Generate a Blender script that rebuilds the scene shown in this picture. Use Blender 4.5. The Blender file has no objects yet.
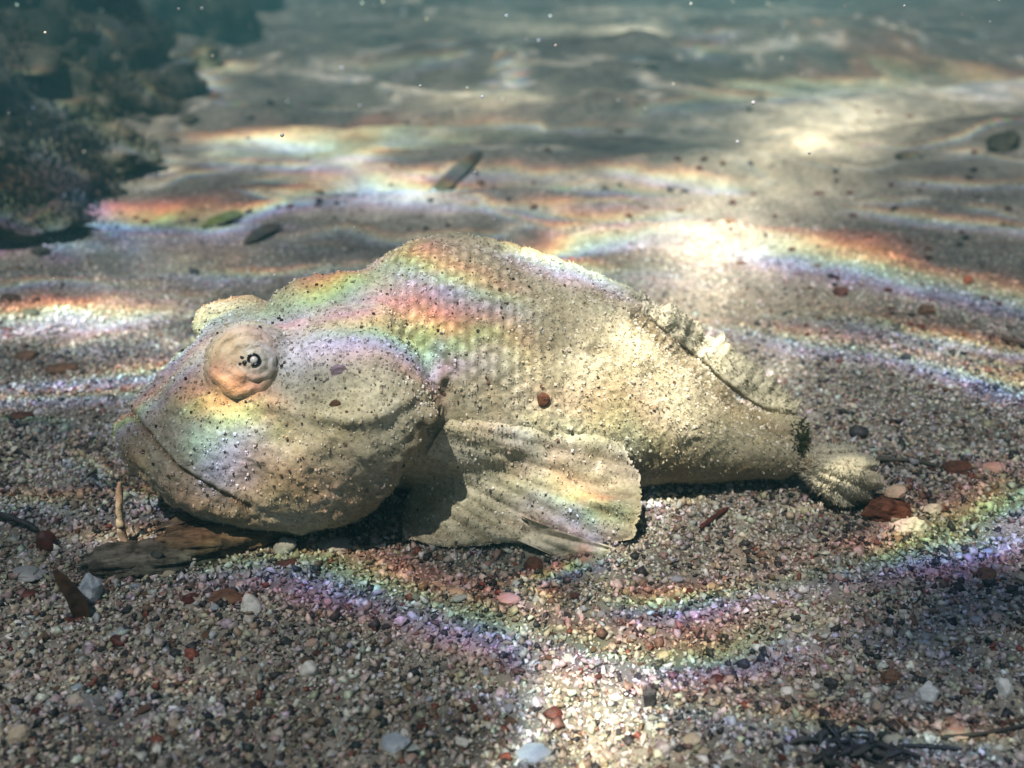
import bpy, bmesh, math, random
import numpy as np
from mathutils import Vector, Matrix
from mathutils.bvhtree import BVHTree

random.seed(7)
rng = np.random.default_rng(7)
S = bpy.context.scene
COL = S.collection
R = math.radians

# ------------------------------------------------------------------ camera
CAM_H, PITCH, FPX, HW = 0.20, R(23.4), 1024.0, 0.46      # HW: height of the water gobo over the sand
cam_d = bpy.data.cameras.new("camera"); cam = bpy.data.objects.new("camera", cam_d); COL.objects.link(cam)
cam.location = (0, 0, CAM_H); cam.rotation_euler = (math.pi / 2 - PITCH, 0, 0)
cam_d.lens = 36.0; cam_d.sensor_width = 36.0; cam_d.clip_start = 0.005; cam_d.clip_end = 500
cam_d.dof.use_dof = True; cam_d.dof.focus_distance = 0.35; cam_d.dof.aperture_fstop = 11
S.camera = cam

# ------------------------------------------------------------------ sky, sun, exposure
SUN_EL, SUN_AZ = R(63), R(205)                            # sun behind the camera, a little to the left
to_sun = Vector((math.sin(SUN_AZ) * math.cos(SUN_EL), math.cos(SUN_AZ) * math.cos(SUN_EL), math.sin(SUN_EL)))
W = bpy.data.worlds.new("World"); S.world = W; W.use_nodes = True
wn = W.node_tree.nodes; sky = wn.new("ShaderNodeTexSky"); sky.sky_type = 'NISHITA'
sky.sun_disc = False; sky.sun_elevation = SUN_EL; sky.sun_rotation = SUN_AZ
W.node_tree.links.new(sky.outputs[0], wn["Background"].inputs[0]); wn["Background"].inputs[1].default_value = 0.058
sd = bpy.data.lights.new("sun", 'SUN'); sd.energy = 5.0; sd.angle = R(0.5); sd.color = (1.0, 0.965, 0.90)
sun = bpy.data.objects.new("sun", sd); COL.objects.link(sun)
sun.rotation_euler = to_sun.to_track_quat('Z', 'Y').to_euler(); sun.location = (0, 0, 3)
S.view_settings.view_transform = 'Standard'; S.view_settings.look = 'None'
S.view_settings.exposure = 1.05; S.view_settings.gamma = 1.0
S.cycles.max_bounces = 6; S.cycles.transparent_max_bounces = 12; S.cycles.volume_bounces = 1
S.cycles.use_denoising = True; S.cycles.caustics_reflective = False; S.cycles.caustics_refractive = False

# ------------------------------------------------------------------ geometry helpers
FW = np.array([0, math.cos(PITCH), -math.sin(PITCH)]); UP = np.array([0, math.sin(PITCH), math.cos(PITCH)])
CO = np.array([0, 0, CAM_H])
def ray(px, py):
    return FW + (px - 512) / FPX * np.array([1.0, 0, 0]) - (py - 384) / FPX * UP
def on_z(px, py, z=0.0):
    d = ray(px, py); return CO + d * ((z - CAM_H) / d[2])
def on_y(px, py, y):
    d = ray(px, py); return CO + d * (y / d[1])
def depth_of(p): return float((np.asarray(p) - CO) @ FW)

_perm = np.random.default_rng(3).permutation(1024).astype(np.int64); _val = np.random.default_rng(4).random(1024)
def _h(i, j, k): return _val[_perm[(_perm[(_perm[i & 1023] + j) & 1023] + k) & 1023]]
def vnoise(x, y, z=0.0):
    x, y, z = np.broadcast_arrays(np.asarray(x, float), np.asarray(y, float), np.asarray(z, float))
    i, j, k = np.floor(x).astype(np.int64), np.floor(y).astype(np.int64), np.floor(z).astype(np.int64)
    f = lambda t: t * t * t * (t * (t * 6 - 15) + 10)
    u, v, w = f(x - i), f(y - j), f(z - k)
    L = lambda a, b, t: a + (b - a) * t
    r = L(L(L(_h(i, j, k), _h(i + 1, j, k), u), L(_h(i, j + 1, k), _h(i + 1, j + 1, k), u), v),
          L(L(_h(i, j, k + 1), _h(i + 1, j, k + 1), u), L(_h(i, j + 1, k + 1), _h(i + 1, j + 1, k + 1), u), v), w)
    return r * 2 - 1
def fbm(x, y, z=0.0, octv=4, gain=0.5):
    s, a, f = 0.0, 1.0, 1.0
    for o in range(octv):
        s = s + a * vnoise(np.asarray(x) * f + 13.7 * o, np.asarray(y) * f - 7.1 * o, np.asarray(z) * f + 3.3 * o); a *= gain; f *= 2.03
    return s
def sstep(a, b, x):
    t = np.clip((np.asarray(x, float) - a) / (b - a), 0, 1); return t * t * (3 - 2 * t)

def tag(o, label=None, cat=None, group=None, kind=None):
    for k, v in (("label", label), ("category", cat), ("group", group), ("kind", kind)):
        if v: o[k] = v
    return o
def link(name, me, mat=None, parent=None):
    o = bpy.data.objects.new(name, me); COL.objects.link(o)
    if mat and not me.materials: me.materials.append(mat)
    if parent: o.parent = parent
    return o
def mesh_np(name, V, F, smooth=True):
    me = bpy.data.meshes.new(name); V = np.asarray(V, np.float32); F = np.asarray(F, np.int32)
    n, k = F.shape
    me.vertices.add(len(V)); me.vertices.foreach_set("co", V.ravel())
    me.loops.add(n * k); me.loops.foreach_set("vertex_index", F.ravel())
    me.polygons.add(n); me.polygons.foreach_set("loop_start", np.arange(0, n * k, k, dtype=np.int32))
    me.polygons.foreach_set("use_smooth", np.full(n, smooth)); me.update(calc_edges=True)
    return me
def attr_color(me, name, C):
    a = me.attributes.new(name, 'FLOAT_COLOR', 'POINT')
    C = np.concatenate([np.asarray(C, np.float32), np.ones((len(C), 1), np.float32)], 1); a.data.foreach_set("color", C.ravel())
def attr_float(me, name, v):
    a = me.attributes.new(name, 'FLOAT', 'POINT'); a.data.foreach_set("value", np.asarray(v, np.float32).ravel())
def verts_np(me):
    V = np.empty(len(me.vertices) * 3, np.float32); me.vertices.foreach_get("co", V); return V.reshape(-1, 3).astype(float)
def norms_np(me):
    N = np.empty(len(me.vertices) * 3, np.float32); me.vertices.foreach_get("normal", N); return N.reshape(-1, 3).astype(float)
def grid_faces(nu, nv, closed=False):
    i = np.arange(nu - 1)[:, None]; j = np.arange(nv if closed else nv - 1)[None, :]; j2 = (j + 1) % nv
    return np.stack([i * nv + j, (i + 1) * nv + j, (i + 1) * nv + j2, i * nv + j2], -1).reshape(-1, 4)

# ------------------------------------------------------------------ material helper
class M:
    def __init__(s, name):
        s.m = bpy.data.materials.new(name); s.m.use_nodes = True; s.t = s.m.node_tree; s.n = s.t.nodes
        s.b = s.n["Principled BSDF"]; s.out = s.n["Material Output"]
        s.tc = s.n.new("ShaderNodeTexCoord").outputs["Object"]
    def ln(s, a, b): s.t.links.new(a, b)
    def put(s, sock, v):
        if hasattr(v, "links"): s.ln(v, sock)
        elif isinstance(v, tuple) and len(v) == 3 and sock.type == 'RGBA': sock.default_value = (*v, 1)
        else: sock.default_value = v
    def noise(s, scale, detail=3, rough=.55, vec=None, out="Fac"):
        n = s.n.new("ShaderNodeTexNoise"); n.inputs["Scale"].default_value = scale
        n.inputs["Detail"].default_value = detail; n.inputs["Roughness"].default_value = rough
        s.ln(vec or s.tc, n.inputs["Vector"]); return n.outputs[out]
    def voro(s, scale, out="Distance", feature='F1'):
        n = s.n.new("ShaderNodeTexVoronoi"); n.feature = feature; n.inputs["Scale"].default_value = scale
        s.ln(s.tc, n.inputs["Vector"]); return n.outputs[out]
    def ramp(s, fac, stops):
        r = s.n.new("ShaderNodeValToRGB"); s.ln(fac, r.inputs[0]); e = r.color_ramp.elements
        while len(e) < len(stops): e.new(0.5)
        for k, (p, c) in enumerate(stops):
            e[k].position = p; e[k].color = (c, c, c, 1) if isinstance(c, (int, float)) else (*c, 1)
        return r.outputs[0]
    def mix(s, fac, a, b, mode='MIX'):
        n = s.n.new("ShaderNodeMix"); n.data_type = 'RGBA'; n.blend_type = mode
        s.put(n.inputs[0], fac); s.put(n.inputs[6], a); s.put(n.inputs[7], b); return n.outputs[2]
    def math(s, op, a, b=0.0):
        n = s.n.new("ShaderNodeMath"); n.operation = op; s.put(n.inputs[0], a); s.put(n.inputs[1], b); return n.outputs[0]
    def attr(s, name, out="Color"):
        n = s.n.new("ShaderNodeAttribute"); n.attribute_name = name; return n.outputs[out]
    def bump(s, h, strength=.5, dist=.001, normal=None):
        n = s.n.new("ShaderNodeBump"); n.inputs["Strength"].default_value = strength; n.inputs["Distance"].default_value = dist
        s.ln(h, n.inputs["Height"])
        if normal: s.ln(normal, n.inputs["Normal"])
        return n.outputs[0]
    def done(s, color, rough=.7, normal=None, spec=.3):
        s.put(s.b.inputs["Base Color"], color); s.put(s.b.inputs["Roughness"], rough)
        s.b.inputs["Specular IOR Level"].default_value = spec
        if normal: s.ln(normal, s.b.inputs["Normal"])
        return s.m

def mat_sand():
    m = M("sand")
    c = m.ramp(m.noise(26, 5, .6), [(.30, (.155, .145, .128)), (.5, (.255, .24, .205)), (.7, (.345, .325, .28))])
    g = m.ramp(m.voro(430, "Color"), [(.1, (.45, .42, .40)), (.55, (.9, .88, .86)), (.95, (1.25, 1.2, 1.15))])
    c = m.mix(.75, c, g, 'MULTIPLY')
    dk = m.ramp(m.noise(150, 3, .6), [(.60, 0.0), (.66, 1.0)])
    cl = m.ramp(m.noise(14, 3, .6), [(.42, 0.0), (.62, 1.0)])
    c = m.mix(m.math('MULTIPLY', dk, m.math('MULTIPLY', cl, .8)), c, (.05, .04, .04))
    bl = m.ramp(m.noise(5.5, 5, .65), [(.44, 0.0), (.66, .85)])
    c = m.mix(bl, c, (.085, .09, .085))
    c = m.mix(m.ramp(m.noise(60, 4, .65), [(.56, 0.0), (.66, .6)]), c, (.07, .068, .062))
    h = m.math('ADD', m.noise(420, 3, .6), m.math('MULTIPLY', m.noise(70, 4, .6), 2.0))
    return m.done(c, .85, m.bump(h, .6, .0015), .15)
def mat_attr(name, rough=.6, spec=.3, nscale=900, amt=.35):
    m = M(name); c = m.attr("tint")
    v = m.ramp(m.noise(nscale, 3, .6), [(.3, 1 - amt), (.7, 1 + amt)])
    return m.done(m.mix(1.0, c, v, 'MULTIPLY'), rough, m.bump(m.noise(nscale * 1.3, 2), .35, .0004), spec)
def mat_stone(name, c1, c2, scale=120, rough=.6, spec=.35, spots=None):
    m = M(name); c = m.ramp(m.noise(scale, 4, .6), [(.35, c1), (.65, c2)])
    if spots: c = m.mix(m.ramp(m.noise(scale * 3.1, 2), [(.58, 0.0), (.66, .85)]), c, spots)
    return m.done(c, rough, m.bump(m.noise(scale * 5, 4, .65), .55, .0006), spec)
def mat_wood(name, c1, c2):
    m = M(name); mp = m.n.new("ShaderNodeMapping"); mp.inputs["Scale"].default_value = (60, 420, 420); mp.inputs["Rotation"].default_value = (0, 0, R(-12)); m.ln(m.tc, mp.inputs[0])
    g = m.noise(1.0, 5, .7, mp.outputs[0]); c = m.ramp(g, [(.34, c1), (.62, c2)]); c = m.mix(m.ramp(m.noise(160, 3), [(.5, 0.0), (.66, .8)]), c, (.035, .03, .025))
    return m.done(c, .85, m.bump(g, .9, .0016), .1)
MAT = dict(
    sand=mat_sand(), grain=mat_attr("sand_grain", .55, .35),
    white=mat_stone("white_quartz", (.50, .50, .47), (.72, .71, .67), 160, .45, .45),
    grey=mat_stone("grey_stone", (.22, .23, .24), (.36, .36, .36), 190, .55),
    blue=mat_stone("blue_grey_stone", (.24, .29, .35), (.40, .44, .48), 150, .5),
    pink=mat_stone("pink_stone", (.38, .25, .20), (.50, .37, .31), 170, .55),
    beige=mat_stone("beige_stone", (.36, .29, .20), (.50, .43, .33), 170, .6),
    black=mat_stone("black_stone", (.015, .015, .017), (.05, .048, .05), 220, .5),
    dred=mat_stone("dark_red_stone", (.035, .012, .010), (.12, .03, .022), 240, .5),
    red=mat_stone("red_stone", (.16, .04, .028), (.26, .085, .055), 240, .55),
    brown=mat_stone("brown_stone", (.06, .035, .02), (.17, .09, .05), 230, .6),
    shell=mat_stone("horn_shell", (.022, .012, .008), (.095, .045, .02), 130, .35, .5),
    wood=mat_wood("grey_wood", (.06, .055, .045), (.24, .22, .18)),
    bark=mat_wood("brown_bark", (.055, .038, .025), (.23, .17, .11)),
    rust=mat_stone("rusty_crust", (.06, .026, .017), (.15, .068, .04), 240, .7, .2, (.04, .015, .012)),
    leafdark=mat_stone("dark_leaf", (.035, .038, .032), (.085, .08, .065), 60, .7, .2),
    leafgreen=mat_stone("green_leaf", (.06, .062, .02), (.12, .115, .04), 60, .6, .25),
    strand=mat_stone("pale_strand", (.40, .32, .22), (.55, .46, .33), 200, .5),
    violet=mat_stone("violet_flake", (.23, .16, .20), (.36, .27, .30), 260, .45),
    reef=mat_stone("reef_rock", (.03, .033, .027), (.105, .097, .072), 34, .9, .1, (.02, .024, .016)),
    algae=mat_attr("algae", .8, .1, 300),
    snow=mat_stone("pale_speck", (.6, .6, .58), (.75, .75, .72), 300),
)

# ------------------------------------------------------------------ the seabed
def bump_at(px, py, rx, ry, h):
    p = on_z(px, py); return (p[0], p[1], rx, ry, h)
BUMPS = [bump_at(820, 62, .34, .22, .07), bump_at(1010, 150, .10, .07, .018), bump_at(560, 70, .5, .16, .03),
         bump_at(420, 75, .35, .15, .035), bump_at(300, 170, .22, .06, .010), bump_at(690, 175, .2, .05, .008),
         bump_at(60, 512, .035, .016, .006), bump_at(30, 470, .04, .03, -.006), bump_at(600, 640, .09, .03, -.004),
         bump_at(900, 470, .09, .02, .004), bump_at(330, 600, .12, .02, .003)]
def ground_h(x, y):
    x = np.asarray(x, float); y = np.asarray(y, float)
    far = sstep(.5, 1.6, y)
    h = fbm(x * 9, y * 11, 0, 3) * .0052 + fbm(x * 45, y * 45, 2.2, 3) * .0014 + fbm(x * 160, y * 160, 5.2, 2) * .0005
    rip = np.sin(2 * np.pi * (y + .05 * fbm(x * 3.1, y * 2.2, 7.7, 3)) / .105); h = h + .0045 * rip * sstep(.45, .75, y) * (.5 + .8 * np.clip(fbm(x * 2.5, y * 3, 1.7, 2), -.4, 1))
    h = h + far * (fbm(x * 2.2 + y * .4, y * 5.0, 9.1, 4) * .026)
    h = h - sstep(.0, 1, (y - 3.0) / 10) * .25                                  # the floor drops away to deeper water
    bx, by = x + .28 + (y - .8) * .23, y                                        # the bank under the reef at the back left
    bank = sstep(0.0, .55, -bx) * sstep(.55, 1.0, y) * (1 - sstep(6, 12, y))
    h = h + bank * (.13 + .05 * fbm(x * 6, y * 6, 4.4, 4))
    for (cx, cy, rx, ry, hh) in BUMPS:
        h = h + hh * np.exp(-((x - cx) / rx) ** 2 - ((y - cy) / ry) ** 2)
    return h
def axis(lo, hi, step, far_lo, far_hi, g):
    c = list(np.arange(lo, hi + step / 2, step)); a, s = c[-1], step
    while a < far_hi: s *= g; a += s; c.append(a)
    a, s = c[0], step
    while a > far_lo: s *= g; a -= s; c.insert(0, a)
    return np.array(c)
EXT = 30.0
gx, gy = axis(-.6, .6, .0072, -EXT, EXT, 1.07), axis(.12, 1.3, .0072, -6, EXT, 1.055)
GX, GY = np.meshgrid(gx, gy, indexing='ij')
GZ = ground_h(GX, GY)
gme = mesh_np("seabed", np.stack([GX, GY, GZ], -1).reshape(-1, 3), grid_faces(len(gx), len(gy)))
tag(link("seabed", gme, MAT['sand']), kind="structure")
def on_ground(px, py, lift=0.0):
    z = 0.0
    for _ in range(6):
        p = on_z(px, py, z + lift); z = .5 * z + .5 * float(ground_h(p[0], p[1]))
    return np.array([p[0], p[1], float(ground_h(p[0], p[1]))])

# ------------------------------------------------------------------ templates for lumps
def ico(sub):
    bm = bmesh.new(); bmesh.ops.create_icosphere(bm, subdivisions=sub, radius=1.0)
    V = np.array([v.co[:] for v in bm.verts]); F = np.array([[v.index for v in f.verts] for f in bm.faces]); bm.free(); return V, F
ICO1, ICO2, ICO3, ICO4 = ico(1), ico(2), ico(3), ico(4)
def lump_mesh(name, sub, dims, seed, rough=.28, facet=0.0, freq=1.3):
    V, F = (ICO1, ICO2, ICO3, ICO4)[sub - 1]; V = V.copy(); s = seed * 7.31
    n = fbm(V[:, 0] * freq + s, V[:, 1] * freq - s, V[:, 2] * freq + 2 * s, 3)
    V *= (1 + rough * n)[:, None]
    if facet:                                                                   # plane cuts give broken, angular sides
        r = np.random.default_rng(seed)
        for _ in range(7):
            d = r.normal(size=3); d /= np.linalg.norm(d); c = .62 + .2 * r.random(); k = V @ d
            V -= np.where(k > c, (k - c) * facet, 0)[:, None] * d
    return mesh_np(name, V * np.asarray(dims), F, smooth=(facet == 0))
def tube_mesh(name, P, rad, n=10, flat=1.0, seed=1, rough=.15, grooves=0):
    P = np.asarray(P, float); N = len(P); rad = np.broadcast_to(np.asarray(rad, float), (N,))
    T = np.gradient(P, axis=0); T /= np.linalg.norm(T, axis=1)[:, None]
    up = np.array([0, 0, 1.0]); A = np.cross(T, up); A /= np.maximum(np.linalg.norm(A, axis=1), 1e-6)[:, None]; B = np.cross(A, T)
    th = np.linspace(0, 2 * np.pi, n, endpoint=False)
    k = 1 + rough * fbm(np.arange(N)[:, None] * .35 + seed, th[None, :] * .9 + seed * 3, 0, 3)
    if grooves: k = k * (1 - .24 * np.maximum(0, np.cos(grooves * th[None, :] + .3 * np.arange(N)[:, None] * .2)))
    V = P[:, None] + (A[:, None] * np.cos(th)[None, :, None] + B[:, None] * np.sin(th)[None, :, None] * flat) * (rad[:, None] * k)[..., None]
    V = V.reshape(-1, 3); F = grid_faces(N, n, True)
    V = np.concatenate([V, P[:1], P[-1:]])
    a = np.arange(n); b = (a + 1) % n
    caps = np.concatenate([np.stack([np.full(n, N * n), a, b, b], 1), np.stack([np.full(n, N * n + 1), (N - 1) * n + b, (N - 1) * n + a, (N - 1) * n + a], 1)])
    bm = bmesh.new(); vs = [bm.verts.new(v) for v in V]
    for f in F: bm.faces.new([vs[i] for i in f])
    for f in caps: bm.faces.new([vs[i] for i in f[:3]])
    bmesh.ops.recalc_face_normals(bm, faces=bm.faces)
    me = bpy.data.meshes.new(name); bm.to_mesh(me); bm.free()
    for p in me.polygons: p.use_smooth = True
    return me
def spline(P, n):
    P = np.asarray(P, float); t = np.linspace(0, len(P) - 1, n); out = []
    for a in t:
        i = min(int(a), len(P) - 2); f = a - i
        p0, p1, p2, p3 = P[max(i - 1, 0)], P[i], P[i + 1], P[min(i + 2, len(P) - 1)]
        out.append(.5 * ((2 * p1) + (-p0 + p2) * f + (2 * p0 - 5 * p1 + 4 * p2 - p3) * f * f + (-p0 + 3 * p1 - 3 * p2 + p3) * f ** 3))
    return np.array(out)

# ------------------------------------------------------------------ the fish
ELEV = lambda py: PITCH + math.atan((py - 384) / FPX)
def section(px, top, bot, a, yc):
    """ellipse (centre, half width, half height) whose outline falls on the two image rows"""
    mid = (top + bot) / 2; th = ELEV(mid); c = on_y(px, mid, yc); h = (bot - top) / 2 * depth_of(c) / FPX
    b = math.sqrt(max(h * h - (a * math.sin(th)) ** 2, (.35 * h) ** 2)) / math.cos(th); return c, a, b
def solve_y(px, top, bot, a, clear=0.0):
    lo, hi = .2, .6
    for _ in range(40):
        y = (lo + hi) / 2; c, _, b = section(px, top, bot, a, y)
        if c[2] - b > clear: lo = y
        else: hi = y
    return y
HEAD = [(124, 414, 434, .008), (132, 397, 445, .017), (147, 380, 464, .025), (172, 361, 487, .031), (198, 340, 506, .036), (218, 318, 517, .039), (245, 307, 525, .041),
        (272, 304, 528, .043), (310, 298, 527, .0455), (350, 286, 517, .047), (385, 280, 492, .0465), (412, 296, 458, .043), (432, 325, 424, .0385), (444, 350, 398, .035)]
TRUNK = [(330, 300, 480, .024), (365, 274, 486, .032), (400, 251, 490, .039), (440, 239, 496, .0425), (480, 241, 500, .0425), (520, 250, 500, .0415),
         (560, 265, 498, .039), (600, 281, 494, .036), (640, 302, 488, .032), (680, 338, 482, .027), (720, 374, 481, .022), (755, 404, 479, .018),
         (780, 413, 477, .014), (798, 417, 470, .010), (808, 426, 460, .005)]
YH = solve_y(290, 311, 527, .0445, -.001); YT1 = solve_y(500, 246, 500, .040, -.003); YT2 = solve_y(720, 366, 480, .022, 0.0)
yc_trunk = lambda px: float(np.interp(px, [330, 500, 720, 820], [YT1 - .002, YT1, YT2, YT2 - .004]))
def loft(stations, ycf, n=64, pw=2.0, dense=6):
    st = spline(stations, (len(stations) - 1) * dense + 1); rows = []
    th = np.linspace(0, 2 * np.pi, n, endpoint=False)
    for (px, t, b_, a) in st:
        c, a, b = section(px, t, b_, max(a, .003), ycf(px))
        cy, sz = np.cos(th), np.sin(th)
        cy = np.sign(cy) * np.abs(cy) ** (2 / pw); sz = np.sign(sz) * np.abs(sz) ** (2 / pw)
        rows.append(np.stack([np.full(n, c[0]), c[1] + a * cy, c[2] + b * sz], 1))
    V = np.concatenate(rows); N = len(rows)
    F = [list(f) for f in grid_faces(N, n, True)] + [list(range(n))[::-1], [(N - 1) * n + k for k in range(n)]]
    return V, F
parts = [loft(HEAD, lambda px: YH, pw=2.15), loft(TRUNK, yc_trunk)]
def ell(c, r, rot=None):
    V = ICO4[0] * np.asarray(r)
    if rot is not None: V = V @ np.array(rot.to_matrix()).T
    return V + np.asarray(c), [list(f) for f in ICO4[1]]
# eye turrets: the near one faces the camera, the far one shows as a bulge over the forehead
def head_front(px, py):
    """first hit of the view ray on the head's own ellipses"""
    best = None
    for (hx, t, b_, a) in spline(HEAD, 120):
        if abs(hx - px) < 2.5:
            c, a, b = section(hx, t, b_, a, YH); d = ray(px, py)
            A = (d[1] / a) ** 2 + (d[2] / b) ** 2; o = CO - c; B = 2 * (o[1] * d[1] / a ** 2 + o[2] * d[2] / b ** 2)
            C = (o[1] / a) ** 2 + (o[2] / b) ** 2 - 1; D = B * B - 4 * A * C
            if D > 0: best = CO + d * ((-B - math.sqrt(D)) / (2 * A))
    return best
EYE = head_front(249, 364); EYE_N = Vector((.10, -.85, .52)).normalized()
parts.append(ell(EYE + np.array(EYE_N) * .0010, (.0146, .0146, .0085), Vector((0, 0, 1)).rotation_difference(EYE_N)))
parts.append(ell(on_y(234, 323, YH + .018), (.0150, .013, .0085)))
parts.append(ell(on_y(350, 308, YH + .004), (.030, .018, .0115)))
# gill cover margin and cheek pads
parts.append(ell(head_front(225, 412) + np.array([0, .0055, 0]), (.013, .008, .008)))
parts.append(ell(head_front(178, 392) + np.array([0, .006, 0]), (.009, .008, .007)))
# lips: two rolls along the slanting mouth
def tube_parts(pts, rad):
    P = spline(pts, 40); out = []
    for p, r in zip(P[::2], np.interp(np.linspace(0, 1, 20), [0, .15, .7, 1], [rad * .8, rad, rad, rad * .55])): out.append(ell(p, (r * 1.1, r, r)))
    return out
LIP_UP = [head_front(*q) for q in ((134, 404), (145, 424), (166, 449), (194, 472), (222, 490), (250, 504))]
LIP_LO = [head_front(*q) for q in ((131, 424), (143, 443), (165, 468), (192, 489), (220, 504), (250, 514))]
for k in range(6):
    LIP_LO[k] = LIP_LO[k] + np.array([-.0012, -.0026, -.0002]) * (1 - k / 6.5)
    LIP_UP[k] = LIP_UP[k] + np.array([-.0008, -.0014, .0004]) * (1 - k / 6.5)
parts += tube_parts(LIP_UP, .0028) + tube_parts(LIP_LO, .0042)
V, F, off = [], [], 0
for (v, f) in parts:
    V.append(v); F += [[i + off for i in q] for q in f]; off += len(v)
tmp = bpy.data.meshes.new("body_raw"); tmp.from_pydata(np.concatenate(V).tolist(), [], F); tmp.update()
bm = bmesh.new(); bm.from_mesh(tmp); bmesh.ops.recalc_face_normals(bm, faces=bm.faces); bm.to_mesh(tmp); bm.free()
raw = bpy.data.objects.new("body_raw", tmp); COL.objects.link(raw)
md = raw.modifiers.new("r", 'REMESH'); md.mode = 'VOXEL'; md.voxel_size = .00095; md.use_smooth_shade = True
ms = raw.modifiers.new("s", 'SMOOTH'); ms.factor = .5; ms.iterations = 7
dg = bpy.context.evaluated_depsgraph_get(); ev = raw.evaluated_get(dg)
bme = bpy.data.meshes.new_from_object(ev); bme.name = "body"; bpy.data.objects.remove(raw)
V = verts_np(bme); N = norms_np(bme)
def px_of(V):
    d = V - CO; z = d @ FW; return 512 + FPX * d[:, 0] / z, 384 - FPX * (d @ UP) / z
PX, PY = px_of(V)
def near_curve(V, pts):
    P = spline(pts, 60); d = np.full(len(V), 9.0)
    for p in P: d = np.minimum(d, np.linalg.norm(V - p, axis=1))
    return d
d_lip = near_curve(V, LIP_LO); d_lip2 = near_curve(V, LIP_UP)
mid_lip = [(a + b) / 2 for a, b in zip(LIP_UP, LIP_LO)]; d_mouth = near_curve(V, mid_lip)
MO = spline([(125, 409), (134, 416), (146, 435), (167, 459), (195, 481), (222, 496), (248, 507)], 80); d_mpx = np.min(np.hypot(PX[:, None] - MO[None, :, 0], PY[:, None] - MO[None, :, 1]), axis=1); d_mpx[V[:, 1] > YH + .01] = 99
trunk_w = sstep(425, 470, PX) + 0 * PX
hump = sstep(372, 400, PX) * (1 - sstep(336, 352, PY - (PX - 400) * .5)) 
sc_w = np.clip(np.maximum(trunk_w, hump), 0, 1)
# body-fixed scale rows: along the length and round the flank
ang = np.arctan2(V[:, 2] - .03, -(V[:, 1] - YT1)) * .05
su, sv = V[:, 0] / .0037 + .32 * fbm(V[:, 0] * 60, V[:, 1] * 60, V[:, 2] * 60 + 4, 2), ang / .0041
sv2 = sv + .5 * (np.floor(su) % 2) + .35 * fbm(V[:, 0] * 40, V[:, 1] * 40, V[:, 2] * 40, 2)
fu, fv = su - np.floor(su) - .5, sv2 - np.floor(sv2) - .5
scale = np.exp(-(fu ** 2 * 9 + fv ** 2 * 7))
disp = sc_w * (.28 + .72 * hump * (1 - sstep(500, 580, PX))) * (scale - .3) * .00085
disp += fbm(V[:, 0] * 55, V[:, 1] * 55, V[:, 2] * 55, 3) * .0009
disp += fbm(V[:, 0] * 260, V[:, 1] * 260, V[:, 2] * 260, 2) * .00024
disp += np.maximum(0, fbm(V[:, 0] * 520 + 9, V[:, 1] * 520, V[:, 2] * 520, 2) - .25) * .0006
disp -= np.exp(-(d_mpx / 3.2) ** 2) * .0026 * (1 - .6 * sstep(200, 255, PX))
head_w = 1 - sstep(400, 450, PX)
disp += head_w * (fbm(V[:, 0] * 110 + 5, V[:, 1] * 110, V[:, 2] * 110, 3) * .0006 + np.maximum(0, fbm(V[:, 0] * 210, V[:, 1] * 210 + 8, V[:, 2] * 210, 2) - .2) * .0006)
disp += np.maximum(0, fbm(V[:, 0] * 330 + 4, V[:, 1] * 330, V[:, 2] * 330, 2)) * .0016 * np.exp(-(d_lip / .005) ** 2)
GROOVE = spline([(640, 312), (668, 336), (700, 362), (730, 390), (752, 408), (772, 420), (790, 430)], 60)
d_gr = np.min(np.hypot(PX[:, None] - GROOVE[None, ::2, 0], PY[:, None] - GROOVE[None, ::2, 1] - 4), axis=1); d_gr[V[:, 1] > YT1 + .03] = 99
disp -= np.exp(-(d_gr / 8) ** 2) * .0030
SHOULDER = spline([(352, 326), (385, 330), (420, 345), (446, 362)], 20)
d_sh = np.min(np.hypot(PX[:, None] - SHOULDER[None, :, 0], PY[:, None] - SHOULDER[None, :, 1]), axis=1); disp -= np.exp(-(d_sh / 6) ** 2) * .0012
def px_curve(pts, n=60):
    P_ = spline(pts, n); d = np.min(np.hypot(PX[:, None] - P_[None, :, 0], PY[:, None] - P_[None, :, 1]), axis=1); d[V[:, 1] > YH + .015] = 99; return d
d_gill = px_curve([(447, 366), (441, 392), (424, 426), (400, 462), (372, 498), (338, 518)])
disp += np.exp(-(d_gill / 9) ** 2) * (fbm(V[:, 0] * 190, V[:, 1] * 190, V[:, 2] * 190, 3) * .0024 + .0004)
d_ridge = px_curve([(262, 402), (300, 412), (342, 420), (378, 416), (408, 398)]); disp += np.exp(-(d_ridge / 7) ** 2) * .0011 * (1 + .8 * fbm(V[:, 0] * 120, V[:, 1] * 120, V[:, 2] * 120, 2))
d_ridge2 = px_curve([(300, 455), (335, 448), (368, 452), (392, 444)]); disp += np.exp(-(d_ridge2 / 8) ** 2) * .0010
for (fx, fy, r_, dep) in ((290, 440, 18, .0012), (345, 392, 16, .0012), (392, 430, 12, .0012), (318, 482, 20, .0010), (205, 385, 9, .0010), (178, 418, 9, .0008), (262, 470, 16, .0008)):
    disp -= dep * np.exp(-((PX - fx) ** 2 + (PY - fy) ** 2) / r_ ** 2)
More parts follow.
